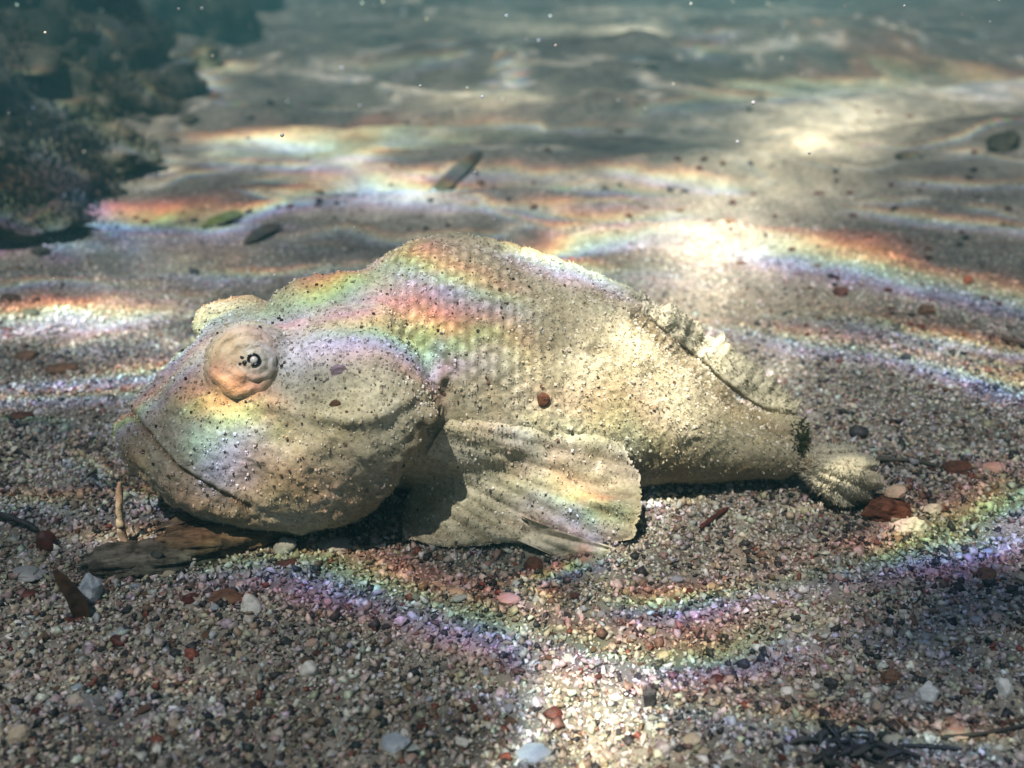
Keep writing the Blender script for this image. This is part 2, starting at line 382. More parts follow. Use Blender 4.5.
# pit folds on the flank
for (fx, fy, r_, dep) in ((597, 352, 9, .0015), (655, 375, 9, .0016), (690, 352, 14, .002), (715, 380, 15, .003), (738, 402, 16, .003)):
    disp -= dep * np.exp(-((PX - fx) ** 2 + (PY - fy) ** 2) / r_ ** 2)
V += N * disp[:, None]
bme.vertices.foreach_set("co", V.astype(np.float32).ravel()); bme.update()
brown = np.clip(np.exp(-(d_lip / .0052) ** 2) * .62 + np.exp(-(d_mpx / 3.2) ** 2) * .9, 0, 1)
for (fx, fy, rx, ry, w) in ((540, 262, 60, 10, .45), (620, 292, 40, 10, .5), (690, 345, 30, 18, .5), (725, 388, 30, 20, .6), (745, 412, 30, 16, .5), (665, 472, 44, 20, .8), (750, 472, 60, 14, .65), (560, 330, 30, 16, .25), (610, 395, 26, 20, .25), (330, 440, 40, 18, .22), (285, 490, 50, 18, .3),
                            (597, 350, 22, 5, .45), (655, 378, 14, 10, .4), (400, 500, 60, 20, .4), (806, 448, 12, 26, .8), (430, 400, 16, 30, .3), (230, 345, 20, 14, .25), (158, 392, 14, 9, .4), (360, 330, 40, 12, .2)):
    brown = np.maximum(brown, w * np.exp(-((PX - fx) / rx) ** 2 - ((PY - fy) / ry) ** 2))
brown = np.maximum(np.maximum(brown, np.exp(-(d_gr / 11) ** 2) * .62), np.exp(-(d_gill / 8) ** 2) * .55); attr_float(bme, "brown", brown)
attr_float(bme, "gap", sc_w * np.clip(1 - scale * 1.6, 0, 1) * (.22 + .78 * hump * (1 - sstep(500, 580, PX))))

def mat_skin(name, fin=False):
    m = M(name)
    c = m.ramp(m.noise(48, 5, .62), [(.30, (.35, .305, .21)), (.48, (.52, .475, .36)), (.66, (.64, .605, .49))])
    c = m.mix(m.ramp(m.noise(17, 3), [(.40, 0.0), (.62, .75)]), c, (.34, .315, .205))
    if fin: c = m.mix(.28, c, (.62, .60, .50))
    fine = m.ramp(m.noise(520, 4, .7), [(.32, .60), (.5, 1.0), (.68, 1.30)])
    c = m.mix(1.0, c, fine, 'MULTIPLY')
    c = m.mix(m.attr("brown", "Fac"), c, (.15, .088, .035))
    c = m.mix(m.math('MULTIPLY', m.attr("gap", "Fac"), .72), c, (.12, .10, .055))
    sp = m.math('MULTIPLY', m.ramp(m.noise(330, 3, .6), [(.625, 0.0), (.665, 1.0)]), m.ramp(m.noise(38, 3), [(.38, .25), (.6, 1.0)]))
    c = m.mix(m.math('MULTIPLY', sp, .8), c, (.045, .035, .025))
    sp2 = m.ramp(m.noise(760, 2, .6), [(.66, 0.0), (.70, .5)])
    c = m.mix(sp2, c, (.05, .035, .03))
    wh = m.ramp(m.noise(610, 2), [(.66, 0.0), (.72, .7)]); c = m.mix(wh, c, (.62, .58, .47))
    h = m.math('ADD', m.noise(900, 4, .7), m.math('MULTIPLY', m.noise(260, 3, .6), 1.3))
    return m.done(c, .55, m.bump(h, .42, .0007), .3)
SKIN = mat_skin("fish_skin")
fish = bpy.data.objects.new("fish", None); COL.objects.link(fish); fish.empty_display_size = .03
FO = np.array([on_y(470, 490, YT1)[0], YT1, 0.0]); fish.location = FO
tag(fish, "pale sandy mottled bottom fish lying on the sand with its head to the left", "fish")
def fpart(name, me, mat):
    o = link(name, me, mat, fish); V = verts_np(me) - FO; me.vertices.foreach_set("co", V.astype(np.float32).ravel()); me.update(); return o
bvh_body = BVHTree.FromPolygons([Vector(v) for v in V], [list(p.vertices) for p in bme.polygons])
def hit_body(px, py, default_y=None):
    h = bvh_body.ray_cast(Vector(CO), Vector(ray(px, py)).normalized())
    return np.array(h[0]) if h[0] is not None else None
body_V, body_N = V.copy(), norms_np(bme)
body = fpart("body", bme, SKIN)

# eye: a layered dome with wrinkled rings, a pale iris and a dark pupil
def dome(name, c, n, rad, height, rings=26, seg=56, wrinkle=0.0, seed=0):
    q = Vector((0, 0, 1)).rotation_difference(Vector(n)); r = np.linspace(0, 1, rings); th = np.linspace(0, 2 * np.pi, seg, endpoint=False)
    Rr, T = np.meshgrid(r, th, indexing='ij')
    z = height * np.sqrt(np.maximum(0, 1 - Rr ** 2 * .98))
    z = z + wrinkle * (np.cos(Rr * 15) * .6 + fbm(np.cos(T) * Rr * 5 + seed, np.sin(T) * Rr * 5, 1.0, 3) * .8) * sstep(.15, .45, Rr)
    k = 1 + .05 * fbm(np.cos(T) * 2 + seed, np.sin(T) * 2, 0, 2)
    P = np.stack([Rr * rad * k * np.cos(T), Rr * rad * k * np.sin(T), z], -1).reshape(-1, 3) @ np.array(q.to_matrix()).T + np.asarray(c)
    return mesh_np(name, P, grid_faces(rings, seg, True)[:, ::-1])
def mat_eye():
    m = M("eye_skin"); c = m.ramp(m.noise(130, 4, .65), [(.32, (.40, .31, .21)), (.5, (.53, .44, .32)), (.68, (.60, .54, .43))])
    c = m.mix(m.ramp(m.noise(700, 3), [(.62, 0.0), (.7, .7)]), c, (.14, .08, .04))
    return m.done(c, .66, m.bump(m.noise(600, 3, .6), .7, .0008), .2)
m = M("iris"); MAT['iris'] = m.done(m.ramp(m.noise(420, 4, .65), [(.35, (.36, .31, .24)), (.55, (.52, .47, .38)), (.7, (.60, .56, .48))]), .5, m.bump(m.noise(700, 3), .6, .0006), .35)
m = M("pupil"); MAT['pupil'] = m.done((.008, .008, .010), .15, None, .6)
m = M("glint_lens"); MAT['lens'] = m.done((.62, .60, .55), .2, None, .6)  # pale lens colour stands for a glint in the pupil
EN = np.array(EYE_N)
eye_c = EYE + EN * .0052
eye_m = dome("eye", eye_c, EYE_N, .0122, .0056, wrinkle=.00085, seed=3)
def hit_mesh(me, px, py, off=(0, 0, 0)):
    b = BVHTree.FromPolygons([v.co + Vector(off) for v in me.vertices], [list(p.vertices) for p in me.polygons]); h = b.ray_cast(Vector(CO), Vector(ray(px, py)).normalized()); return np.array(h[0])
ir_c = hit_mesh(eye_m, 256, 361); eye_o = fpart("eye", eye_m, mat_eye())
iris_m = dome("iris", ir_c - EN * .0012, EYE_N, .0066, .0020, 24, 48, .00040, 5)
pu_c = hit_mesh(iris_m, 254, 360); flecks = [(hit_mesh(iris_m, x, y), q) for x, y, q in ((242, 358, .0008), (245, 363, .0009), (240, 364, .0006), (249, 356, .0005))]
iris = fpart("iris", iris_m, MAT['iris']); iris.parent = eye_o
t1 = Vector(EN).orthogonal().normalized(); t2 = Vector(EN).cross(t1)
ringp = [pu_c + EN * .0004 + (np.array(t1) * math.cos(a) + np.array(t2) * math.sin(a)) * .0017 for a in np.linspace(.3, 2 * math.pi - .7, 26)]
pup = fpart("pupil", tube_mesh("pupil", ringp, .00055, 8, 1.0, 2, .2), MAT['pupil']); pup.parent = eye_o
lens = fpart("lens", dome("lens", pu_c + EN * .0001, EYE_N, .0013, .0008, 8, 20), MAT['lens']); lens.parent = eye_o  # pale dome standing for a glint in the pupil
for k, (p, q) in enumerate(flecks):
    me = lump_mesh("pupil_fleck", 2, (q, q * .8, q), 40 + k); me.transform(Matrix.Translation(p)); o = fpart("pupil_fleck", me, MAT['pupil']); o.parent = eye_o
# pectoral fin: a fan of thick rays resting on the sand against the flank
SKIN_FIN = mat_skin("fin_skin"); FRILL = mat_skin("frill_skin", True)
def fan(name, base, margin, ybase, ymargin, thick, nray, bulge, nu=46, nv=120, scallop=.05, ridge=.0011, seed=0, brown_edge=.3, expo=.6, embed=0.0, dark_base=0.0):
    b = spline(base, nv); g = spline(margin, nv); yb = np.interp(np.linspace(0, 1, nv), *ybase); ym = np.interp(np.linspace(0, 1, nv), *ymargin)
    u = np.linspace(0, 1, nu)[:, None]; v = np.linspace(0, 1, nv)[None, :]
    ph = v * nray + .25 * fbm(v * 4 + seed, 0 * v, 0, 2)
    rid = np.abs(np.cos(np.pi * ph)) ** .8
    k = u * (1 - (scallop * (1 - rid) + .022 * (1 + fbm(v * 26 + seed, 0 * v, 3.0, 3))) * u ** 2)
    px = b[None, :, 0] + (g[:, 0] - b[:, 0])[None] * k; py = b[None, :, 1] + (g[:, 1] - b[:, 1])[None] * k
    Y = yb[None] + (ym - yb)[None] * u ** expo - bulge * np.sin(np.pi * np.clip(u, 0, 1)) * np.sin(np.pi * (v * .9 + .05))
    if embed:
        for ii in range(nu):
            for jj in range(int(nv * .55)):
                h = hit_body(float(px[ii, jj]), float(py[ii, jj]))
                if h is not None:
                    q = float(sstep(.12, embed, jj / nv)); tgt = h[1] - .0012 + .0085 * (1 - sstep(.02, .30, jj / nv)); Y[ii, jj] = tgt * (1 - q) + min(Y[ii, jj], h[1] - .001) * q
        for _ in range(5):
            Yp = np.pad(Y, 1, mode='edge'); Y = .25 * (Yp[:-2, 1:-1] + Yp[2:, 1:-1] + Yp[1:-1, :-2] + Yp[1:-1, 2:])
    d = FW[None, None] + (px[..., None] - 512) / FPX * np.array([1.0, 0, 0]) - (py[..., None] - 384) / FPX * UP
    P = CO + d * (Y / d[..., 1])[..., None]
    w = np.sin(np.pi * np.clip(u * .5 + .5, 0, 1)) ** .5
    edge = np.minimum(1, np.minimum((1 - u) * 9, 1)) ** .5 * np.minimum(1, np.minimum(v, 1 - v) * 14) ** .5
    off = (thick * edge + ridge * (rid - .5) * sstep(.05, .4, u) * edge)
    off = off + (fbm(P[..., 0] * 230 + seed, P[..., 1] * 230, P[..., 2] * 230, 3) * .0007 + fbm(P[..., 0] * 70 + seed, P[..., 1] * 70, P[..., 2] * 70, 2) * .0012) * edge
    back = P.copy(); nrm = -d / np.linalg.norm(d, axis=-1)[..., None]
    front = P + nrm * off[..., None]; back = P - nrm * (thick * edge)[..., None]
    front[..., 2] = np.maximum(front[..., 2], -.001); 
    V = np.concatenate([front.reshape(-1, 3), back.reshape(-1, 3)]); F = grid_faces(nu, nv); n = nu * nv
    F = np.concatenate([F[:, ::-1], F + n])
    j = np.arange(nv - 1); i = np.arange(nu - 1)
    e1 = np.stack([(nu - 1) * nv + j, (nu - 1) * nv + j + 1, n + (nu - 1) * nv + j + 1, n + (nu - 1) * nv + j], 1)
    e2 = np.stack([i * nv, (i + 1) * nv, n + (i + 1) * nv, n + i * nv], 1); e3 = np.stack([(i + 1) * nv + nv - 1, i * nv + nv - 1, n + i * nv + nv - 1, n + (i + 1) * nv + nv - 1], 1)
    me = mesh_np(name, V, np.concatenate([F, e1, e2, e3]))
    bm = bmesh.new(); bm.from_mesh(me); bmesh.ops.recalc_face_normals(bm, faces=bm.faces); bm.to_mesh(me); bm.free()
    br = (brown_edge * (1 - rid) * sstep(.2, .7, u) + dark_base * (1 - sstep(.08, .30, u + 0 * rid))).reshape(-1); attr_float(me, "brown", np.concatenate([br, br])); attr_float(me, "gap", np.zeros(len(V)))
    return me
PB = [(470, 398), (446, 424), (428, 452), (414, 484), (402, 514)]
PM = [(545, 402), (598, 420), (633, 452), (648, 500), (640, 532), (606, 552), (560, 552), (510, 545), (455, 548), (405, 540)]
YG = lambda py: on_z(512, py)[1]
pec = fpart("pectoral_fin", fan("pectoral_fin", PB, PM, ([0, 1], [YT1 - .026, YT1 - .022]), ([0, .18, .4, 1], [YT1 - .036, YT1 - .036, YG(545), YG(549)]), .0014, 13, .004, seed=2, embed=.5, scallop=.03, ridge=.0010, brown_edge=.5), SKIN_FIN)
VM = [(560, 532), (590, 540), (618, 550), (600, 560), (570, 562), (545, 552)]
VB = [(520, 515), (528, 522), (530, 530), (528, 534), (522, 538), (515, 540)]
pel = fpart("pelvic_fin", fan("pelvic_fin", VB, VM, ([0, 1], [YG(545) - .001, YG(545) - .001]), ([0, 1], [YG(557) + .002, YG(557) + .001]), .0014, 4, .002, 20, 50, .1, seed=5, brown_edge=.2), SKIN_FIN)
# tail fin folded to the near side, resting on the sand
TB = [(806, 452), (801, 458), (798, 465), (801, 472)]
TM = [(826, 444), (858, 446), (880, 464), (888, 486), (874, 503), (850, 513), (816, 492)]
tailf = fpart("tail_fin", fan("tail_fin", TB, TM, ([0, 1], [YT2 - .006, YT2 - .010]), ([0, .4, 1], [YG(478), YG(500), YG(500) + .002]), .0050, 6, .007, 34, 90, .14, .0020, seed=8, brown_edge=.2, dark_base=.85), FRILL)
# dorsal fin: a low fleshy frill, spiny part along the hump, soft part folded over behind
def ribbon(name, lo, hi, dy_lo, dy_hi, thick, n=170, m=14, seed=0):
    L = spline(lo, n); H = spline(hi, n); tt = np.linspace(0, 1, n)[:, None]; u = np.linspace(0, 1, m)[None, :]
    wav = (np.abs(np.cos(tt * 34)) ** .6 - .6) * 3.0 * u
    px = L[:, 0:1] + (H[:, 0:1] - L[:, 0:1]) * u; py = L[:, 1:2] + (H[:, 1:2] - L[:, 1:2]) * u - wav
    yc = np.array([[yc_trunk(float(x)) for x in r] for r in px]); Y = yc + dy_lo + (dy_hi - dy_lo) * u
    d = FW + (px[..., None] - 512) / FPX * np.array([1.0, 0, 0]) - (py[..., None] - 384) / FPX * UP
    P = CO + d * (Y / d[..., 1])[..., None]
    e = np.minimum(1, (1 - u) * 3 + .15) * np.minimum(1, np.minimum(tt, 1 - tt) * 12) ** .5
    nv_ = -d / np.linalg.norm(d, axis=-1)[..., None]
    off = thick * e * (1 + .5 * fbm(P[..., 0] * 160 + seed, P[..., 1] * 160, P[..., 2] * 160, 3))
    V = np.concatenate([(P + nv_ * off[..., None]).reshape(-1, 3), (P - nv_ * off[..., None]).reshape(-1, 3)]); F = grid_faces(n, m); N_ = n * m
    i = np.arange(n - 1); top = np.stack([i * m + m - 1, (i + 1) * m + m - 1, N_ + (i + 1) * m + m - 1, N_ + i * m + m - 1], 1)
    me = mesh_np(name, V, np.concatenate([F, F[:, ::-1] + N_, top]))
    bm = bmesh.new(); bm.from_mesh(me); bmesh.ops.recalc_face_normals(bm, faces=bm.faces); bm.to_mesh(me); bm.free()
    return me
dl = [(640, 312), (672, 338), (704, 362), (734, 388), (764, 406), (794, 414)]
dh = [(644, 294), (684, 316), (720, 340), (754, 366), (782, 388), (800, 404)]
def frill(name, lo, hi, back, thick, n=170, m=16, seed=0):
    L = spline(lo, n); H = spline(hi, n); Yb = np.array([(hit_body(*p) if hit_body(*p) is not None else np.array([0, np.nan, 0]))[1] for p in L]); ok = ~np.isnan(Yb); Yb = np.interp(np.arange(n), np.arange(n)[ok], Yb[ok])
    ker = np.hanning(25); ker /= ker.sum(); Yb = np.convolve(np.pad(Yb, 12, mode='edge'), ker, 'valid'); t = np.linspace(0, 1, n)
    A = np.array([on_y(a, b, y + .0015) for (a, b), y in zip(L, Yb)]); wv = fbm(t * 22, 0 * t, 1.0, 3) * 5
    B = np.array([on_y(a + .4 * w_, b - w_, y + back * (.35 + .65 * min(1, 2.5 * q_))) for (a, b), y, w_, q_ in zip(H, Yb, wv, t)]); u = np.linspace(0, 1, m)[None, :, None]
    P = A[:, None] * (1 - u) + B[:, None] * u; e = (np.minimum(1, (1 - u[..., 0]) * 3 + .10) * np.minimum(1, np.minimum(t, 1 - t) * 12)[:, None] ** .5)
    N_ = np.cross(np.gradient(P, axis=0), np.gradient(P, axis=1)); N_ /= np.linalg.norm(N_, axis=-1)[..., None]; N_ *= np.sign((N_ * (CO - P)).sum(-1))[..., None]
    off = thick * e * (.8 + .6 * fbm(P[..., 0] * 150 + seed, P[..., 1] * 150, P[..., 2] * 150, 3) + .12 * np.cos(t * 120 + 3 * np.sin(t * 17))[:, None] * u[..., 0])
    V = np.concatenate([(P + N_ * off[..., None]).reshape(-1, 3), (P - N_ * (thick * e)[..., None] * 1.2).reshape(-1, 3)]); F = grid_faces(n, m); K = n * m; i = np.arange(n - 1)
    me = mesh_np(name, V, np.concatenate([F, F[:, ::-1] + K, np.stack([i * m + m - 1, (i + 1) * m + m - 1, K + (i + 1) * m + m - 1, K + i * m + m - 1], 1), np.stack([i * m, (i + 1) * m, K + (i + 1) * m, K + i * m], 1)]))
    bm = bmesh.new(); bm.from_mesh(me); bmesh.ops.recalc_face_normals(bm, faces=bm.faces); bm.to_mesh(me); bm.free(); return me
me = frill("dorsal_fin", dl, dh, .010, .0021, seed=1); attr_float(me, "brown", np.zeros(len(me.vertices))); attr_float(me, "gap", np.zeros(len(me.vertices)))
dors = fpart("dorsal_fin", me, FRILL)
sl = [(395, 262), (440, 248), (480, 250), (520, 260), (560, 273), (600, 290), (640, 306)]
sh = [(400, 248), (440, 236), (480, 237), (520, 246), (560, 259), (600, 275), (642, 293)]
me = ribbon("spiny_dorsal_fin", sl, sh, -.002, .002, .0030, seed=6); attr_float(me, "brown", np.full(len(me.vertices), .35)); attr_float(me, "gap", np.zeros(len(me.vertices)))
dors2 = fpart("spiny_dorsal_fin", me, SKIN_FIN)
# fleshy skin filaments all over: far too many to count
def filaments(name, P, N, hmin, hmax, wid, seed):
    r = np.random.default_rng(seed); n = len(P); H = hmin + (hmax - hmin) * r.random(n) ** 2
    D = N + r.normal(size=(n, 3)) * .35; D /= np.linalg.norm(D, axis=1)[:, None]
    A = np.cross(D, r.normal(size=(n, 3))); A /= np.linalg.norm(A, axis=1)[:, None]; B = np.cross(D, A); w = wid * (.6 + .8 * r.random(n))
    base = [P - D * .0004 + (A * math.cos(a) + B * math.sin(a)) * w[:, None] for a in (0, 2.094, 4.189)]
    V = np.stack(base + [P + D * H[:, None]], 1).reshape(-1, 3); i = np.arange(n)[:, None] * 4
    F = np.concatenate([i + np.array([[0, 1, 3]]), i + np.array([[1, 2, 3]]), i + np.array([[2, 0, 3]])])
    me = mesh_np(name, V, F, smooth=True); attr_float(me, "brown", np.repeat(r.random(n) * .15, 4)); attr_float(me, "gap", np.zeros(len(V))); return me
r = np.random.default_rng(11); pxb, pyb = px_of(body_V)
w = .02 + .9 * sstep(420, 560, pxb) + .5 * sstep(455, 520, pyb) ; w *= (np.linalg.norm(body_V - EYE, axis=1) > .017)
idx = r.choice(len(body_V), 14000, p=w / w.sum(), replace=False)
f1 = fpart("skin_filaments", filaments("skin_filaments", body_V[idx], body_N[idx], .0004, .0017, .00026, 12), SKIN_FIN); tag(f1, kind="stuff")
for o, cnt, hm in ((dors, 2000, .0026), (tailf, 2200, .0034), (pec, 3600, .0013), (dors2, 800, .0018)):
    Vv, Nn = verts_np(o.data) + FO, norms_np(o.data); k = r.choice(len(Vv), cnt, replace=True)
    q = fpart("skin_filaments", filaments("skin_filaments", Vv[k], Nn[k], .0006, hm, .00034, cnt), o.data.materials[0]); tag(q, kind="stuff"); q.parent = o

# dark green weedy tuft in the notch between tail stalk and tail fin
def tuft(name, px, py, spread, n, hmin, hmax, wid, seed):
    r = np.random.default_rng(seed); Q = [hit_body(px + r.normal() * spread, py + r.normal() * spread * 2.6) for _ in range(n)]; Q = np.array([q for q in Q if q is not None]); n = len(Q)
    D = np.array([.35, -.45, .5]) + r.normal(size=(n, 3)) * .45; D /= np.linalg.norm(D, axis=1)[:, None]; H = (hmin + (hmax - hmin) * r.random(n))[:, None]
    A = np.cross(D, r.normal(size=(n, 3))); A /= np.linalg.norm(A, axis=1)[:, None]; B = np.cross(D, A); w = wid * (.6 + .6 * r.random((n, 1)))
    V = np.stack([Q - A * w, Q + A * w, Q + B * w, Q + D * H], 1).reshape(-1, 3); i = np.arange(n)[:, None] * 4
    return mesh_np(name, V, np.concatenate([i + np.array([[0, 1, 3]]), i + np.array([[1, 2, 3]]), i + np.array([[2, 0, 3]])]))
tf_me = tuft("weedy_tuft", 801, 438, 4, 150, .0015, .0048, .00045, 77); attr_color(tf_me, "tint", np.tile(np.array([[.035, .045, .022]]), (len(tf_me.vertices), 1)) * (.6 + .9 * np.random.default_rng(5).random((len(tf_me.vertices), 1))))
tag(fpart("weedy_tuft", tf_me, MAT['algae']), kind="stuff")
# sand clinging to the skin
def clinging(P, N, seed):
    r = np.random.default_rng(seed); n = len(P); q = np.array([(x, y, z) for x in (-1, 1) for y in (-1, 1) for z in (-1, 1)], float)
    a = (.00013 + .00034 * r.random(n) ** 3)[:, None, None]; B = q[None] * a * (.6 + .8 * r.random((n, 8, 3))); V = (P + N * .0001)[:, None] + B
    F = (np.array([(0, 1, 3), (0, 3, 2), (4, 6, 7), (4, 7, 5), (0, 4, 5), (0, 5, 1), (2, 3, 7), (2, 7, 6), (0, 2, 6), (0, 6, 4), (1, 5, 7), (1, 7, 3)])[None] + (np.arange(n) * 8)[:, None, None]).reshape(-1, 3)
    me = mesh_np("clinging_sand", V.reshape(-1, 3), F, smooth=False); pal = np.array([(.60, .56, .48), (.50, .44, .34), (.66, .64, .58), (.40, .33, .23), (.05, .04, .035), (.12, .07, .045)])
    attr_color(me, "tint", np.repeat(pal[r.choice(6, n, p=[.34, .27, .15, .17, .04, .03])] * (.8 + .4 * r.random((n, 1))), 8, 0)); return me
idx = r.choice(len(body_V), 14000, p=(np.clip(body_N[:, 2] + .5, 0, 1.2) / np.clip(body_N[:, 2] + .5, 0, 1.2).sum())); idx = idx[np.linalg.norm(body_V[idx] - EYE, axis=1) > .013]
tag(fpart("clinging_sand", clinging(body_V[idx], body_N[idx], 51), MAT['grain']), kind="stuff")
Vv, Nn = verts_np(pec.data) + FO, norms_np(pec.data); k = r.choice(len(Vv), 1500)
q = fpart("clinging_sand", clinging(Vv[k], Nn[k], 52), MAT['grain']); q.parent = pec; tag(q, kind="stuff")
FISH_BVH = []
for o in (body, pec, pel, tailf, dors, dors2, eye_o):
    FISH_BVH.append(BVHTree.FromPolygons([v.co + Vector(FO) for v in o.data.vertices], [list(p.vertices) for p in o.data.polygons]))

# ------------------------------------------------------------------ things on the sand
SEED = [100]
def lump(name, px, py, wpx, hpx, mat, label, cat, dpt=None, rot=0.0, facet=0.0, rough=.28, group=None, sub=3, sink=.3, at=None, tilt=0.0):
    """a stone-like thing about wpx x hpx in the photograph, lying where the pixel meets the sand"""
    SEED[0] += 1; p = on_ground(px, py + hpx * .25) if at is None else at
    s = depth_of(p) / FPX; a = wpx * s / 2; h = hpx * s / 2; d = (dpt * s / 2) if dpt else a * .8
    th = ELEV(py); c_ = max(.35 * h, math.sqrt(max(h * h - (min(d, h * 1.5) * math.sin(th)) ** 2, 0)) / math.cos(th)) if d < h * 2 else h * .75
    d = min(d, h * 1.8)
    o = link(name, lump_mesh(name, sub, (a, d, c_), SEED[0], rough, facet), MAT[mat] if isinstance(mat, str) else mat)
    o.location = p + np.array([0, 0, c_ * (1 - 2 * sink) if at is None else 0]); o.rotation_euler = (0, tilt, rot)
    return tag(o, label, cat, group)
# stones and bits the photograph shows one by one
lump("pebble", 858, 432, 19, 14, 'black', "smooth black oval pebble lying alone on grey sand right of the tail", "pebble")
lump("pebble", 925, 693, 23, 26, 'white', "large white angular pebble in the dark sand at lower right", "pebble", facet=.9)
lump("pebble", 1003, 690, 17, 22, 'white', "white pointed pebble nearest the right edge of the photo", "pebble", facet=.9)
lump("pebble", 788, 690, 14, 12, 'white', "small white pebble left of the large white angular one", "pebble", facet=.8)
lump("pebble", 932, 508, 18, 14, 'white', "cream white chip lying just right of the rusty shell piece", "pebble", facet=.8)
lump("pebble", 252, 604, 22, 22, 'white', "broad white pebble below the driftwood stick", "pebble", facet=.6)
lump("pebble", 309, 669, 18, 17, 'white', "round bright white pebble in the left foreground gravel", "pebble")
lump("pebble", 336, 543, 31, 13, 'grey', "flat grey oval pebble lying under the chin of the fish", "pebble")
lump("pebble", 285, 546, 21, 19, 'grey', "round grey pebble at the right end of the driftwood", "pebble")
lump("pebble", 395, 741, 32, 20, 'blue', "broad pale blue pebble at the bottom edge left of centre", "pebble", facet=.5)
lump("pebble", 533, 749, 38, 22, 'blue', "widest blue grey pebble at the bottom centre", "pebble", facet=.5)
lump("pebble", 508, 597, 22, 14, 'pink', "pinkish pebble in the rainbow light below the pectoral fin", "pebble", facet=.4)
lump("pebble", 458, 592, 17, 10, 'beige', "small flat beige pebble left of the pinkish pebble", "pebble")
lump("pebble", 20, 735, 26, 22, 'beige', "pale beige pebble in the bottom left corner", "pebble", facet=.4)
lump("pebble", 75, 700, 17, 13, 'beige', "beige pebble up and right of the corner pebble at bottom left", "pebble", facet=.5)
lump("pebble", 693, 738, 20, 14, 'beige', "cream pebble in the bright light at the bottom", "pebble", facet=.5)
lump("pebble", 893, 740, 18, 15, 'beige', "tan pebble right of the dark weed clump", "pebble", facet=.4)
lump("pebble", 955, 730, 26, 15, 'pink', "long pinkish grey pebble below the two white ones at right", "pebble", facet=.5)
lump("pebble", 975, 620, 15, 11, 'grey', "small grey pebble in shade near the right edge", "pebble", facet=.5)
lump("pebble", 165, 540, 26, 13, 'pink', "salmon pebble touching the top of the driftwood", "pebble", facet=.3)
lump("pebble", 188, 525, 34, 14, 'beige', "flat sandy stone between the chin and the driftwood", "pebble", facet=.3)
lump("pebble", 25, 573, 38, 14, 'grey', "flat whitish grey stone left of the brown shell shard", "pebble", facet=.3)
lump("pebble", 92, 590, 26, 34, 'blue', "grey blue stone behind the brown shell shard", "pebble", facet=.4)
lump("pebble", 663, 655, 14, 12, 'beige', "small cream pebble above the dark upright chip", "pebble", facet=.4)
lump("pebble", 175, 653, 11, 10, 'black', "small black pebble in the left foreground", "pebble", facet=.3)
lump("pebble", 905, 357, 11, 8, 'black', "small black chip on the bright sand up right of the black oval pebble", "pebble", facet=.6)
lump("pebble", 893, 392, 8, 7, 'black', "tiny black chip above the black oval pebble", "pebble", facet=.6)
lump("pebble", 874, 416, 6, 5, 'black', "tiniest black speck just above the black oval pebble", "pebble", facet=.6)
lump("pebble", 728, 221, 19, 8, 'brown', "flat brown chip on the brightest sand above the fish", "pebble", facet=.5)
lump("pebble", 820, 193, 12, 6, 'dred', "dark chip on far sand at upper right", "pebble", facet=.5)
lump("pebble", 853, 215, 9, 6, 'dred', "dark reddish chip below the far dark chip at upper right", "pebble", facet=.5)
lump("pebble", 967, 280, 10, 8, 'red', "small brick red chip on the right far sand", "pebble", facet=.5)
lump("pebble", 840, 292, 16, 12, 'dred', "dark reddish stone on the rainbow lit sand right of the hump", "pebble", facet=.4)
lump("pebble", 926, 310, 18, 12, 'brown', "dull brown stone on the right far sand", "pebble", facet=.4)
lump("seed", 48, 542, 20, 24, 'dred', "round dark red seed at the left edge beside the black twig", "seed", rough=.18)
lump("seed", 534, 564, 19, 17, 'rust', "round brown seed on the sand below the pectoral fin", "seed", rough=.16)
lump("seed", 543, 400, 14, 14, 'rust', "small rusty brown seed stuck on the flank of the fish", "seed", at=hit_body(543, 400), dpt=7)
lump("flake", 338, 372, 17, 17, 'violet', "small violet flake stuck on the gill cover behind the eye", "flake", at=hit_body(338, 372), facet=.5, dpt=4)
lump("flake", 335, 404, 12, 9, 'brown', "tiny dark brown flake stuck on the cheek below the violet one", "flake", at=hit_body(335, 404), facet=.5, dpt=4)
lump("chip", 650, 698, 16, 31, 'black', "dark upright block shaped chip in the bright patch at the bottom", "chip", facet=.9, dpt=12)
lump("chip", 283, 563, 32, 9, 'dred', "long dark red chip below the round grey pebble", "chip", rot=.5, facet=.5)
lump("chip", 225, 596, 32, 15, 'brown', "brown chip lying below the driftwood", "chip", facet=.4)
lump("chip", 190, 598, 16, 14, 'dred', "dark red chip left of the brown chip below the driftwood", "chip", facet=.4)
lump("chip", 120, 640, 17, 12, 'dred', "maroon chip right of and below the brown shell shard", "chip", facet=.5)
lump("chip", 26, 593, 20, 8, 'dred', "flat maroon chip left of the brown shell shard", "chip", facet=.5)
lump("chip", 157, 739, 13, 9, 'red', "bright red chip near the bottom left", "chip", facet=.5)
lump("chip", 505, 756, 12, 9, 'red', "small red chip at the bottom edge left of the bright patch", "chip", facet=.5)
lump("chip", 192, 653, 15, 12, 'red', "dull red chip beside the small black pebble", "chip", facet=.5)
lump("chip", 553, 711, 20, 15, 'dred', "dark red chip left of the upright block chip", "chip", facet=.5)
lump("chip", 743, 663, 13, 12, 'black', "black chip right of and above the upright block chip", "chip", facet=.5)
lump("chip", 718, 677, 15, 10, 'dred', "flat dark chip just right of the upright block chip", "chip", facet=.5)
lump("chip", 830, 682, 14, 12, 'black', "black chip midway to the large white pebble", "chip", facet=.5)
lump("chip", 890, 676, 22, 18, 'brown', "dark brown chip left of the large white pebble", "chip", facet=.5)
lump("chip", 985, 572, 24, 14, 'brown', "brown chip in the shaded sand near the right edge", "chip", facet=.4)
lump("chip", 20, 415, 22, 10, 'dred', "dark chip at the far left level with the mouth", "chip", facet=.4)
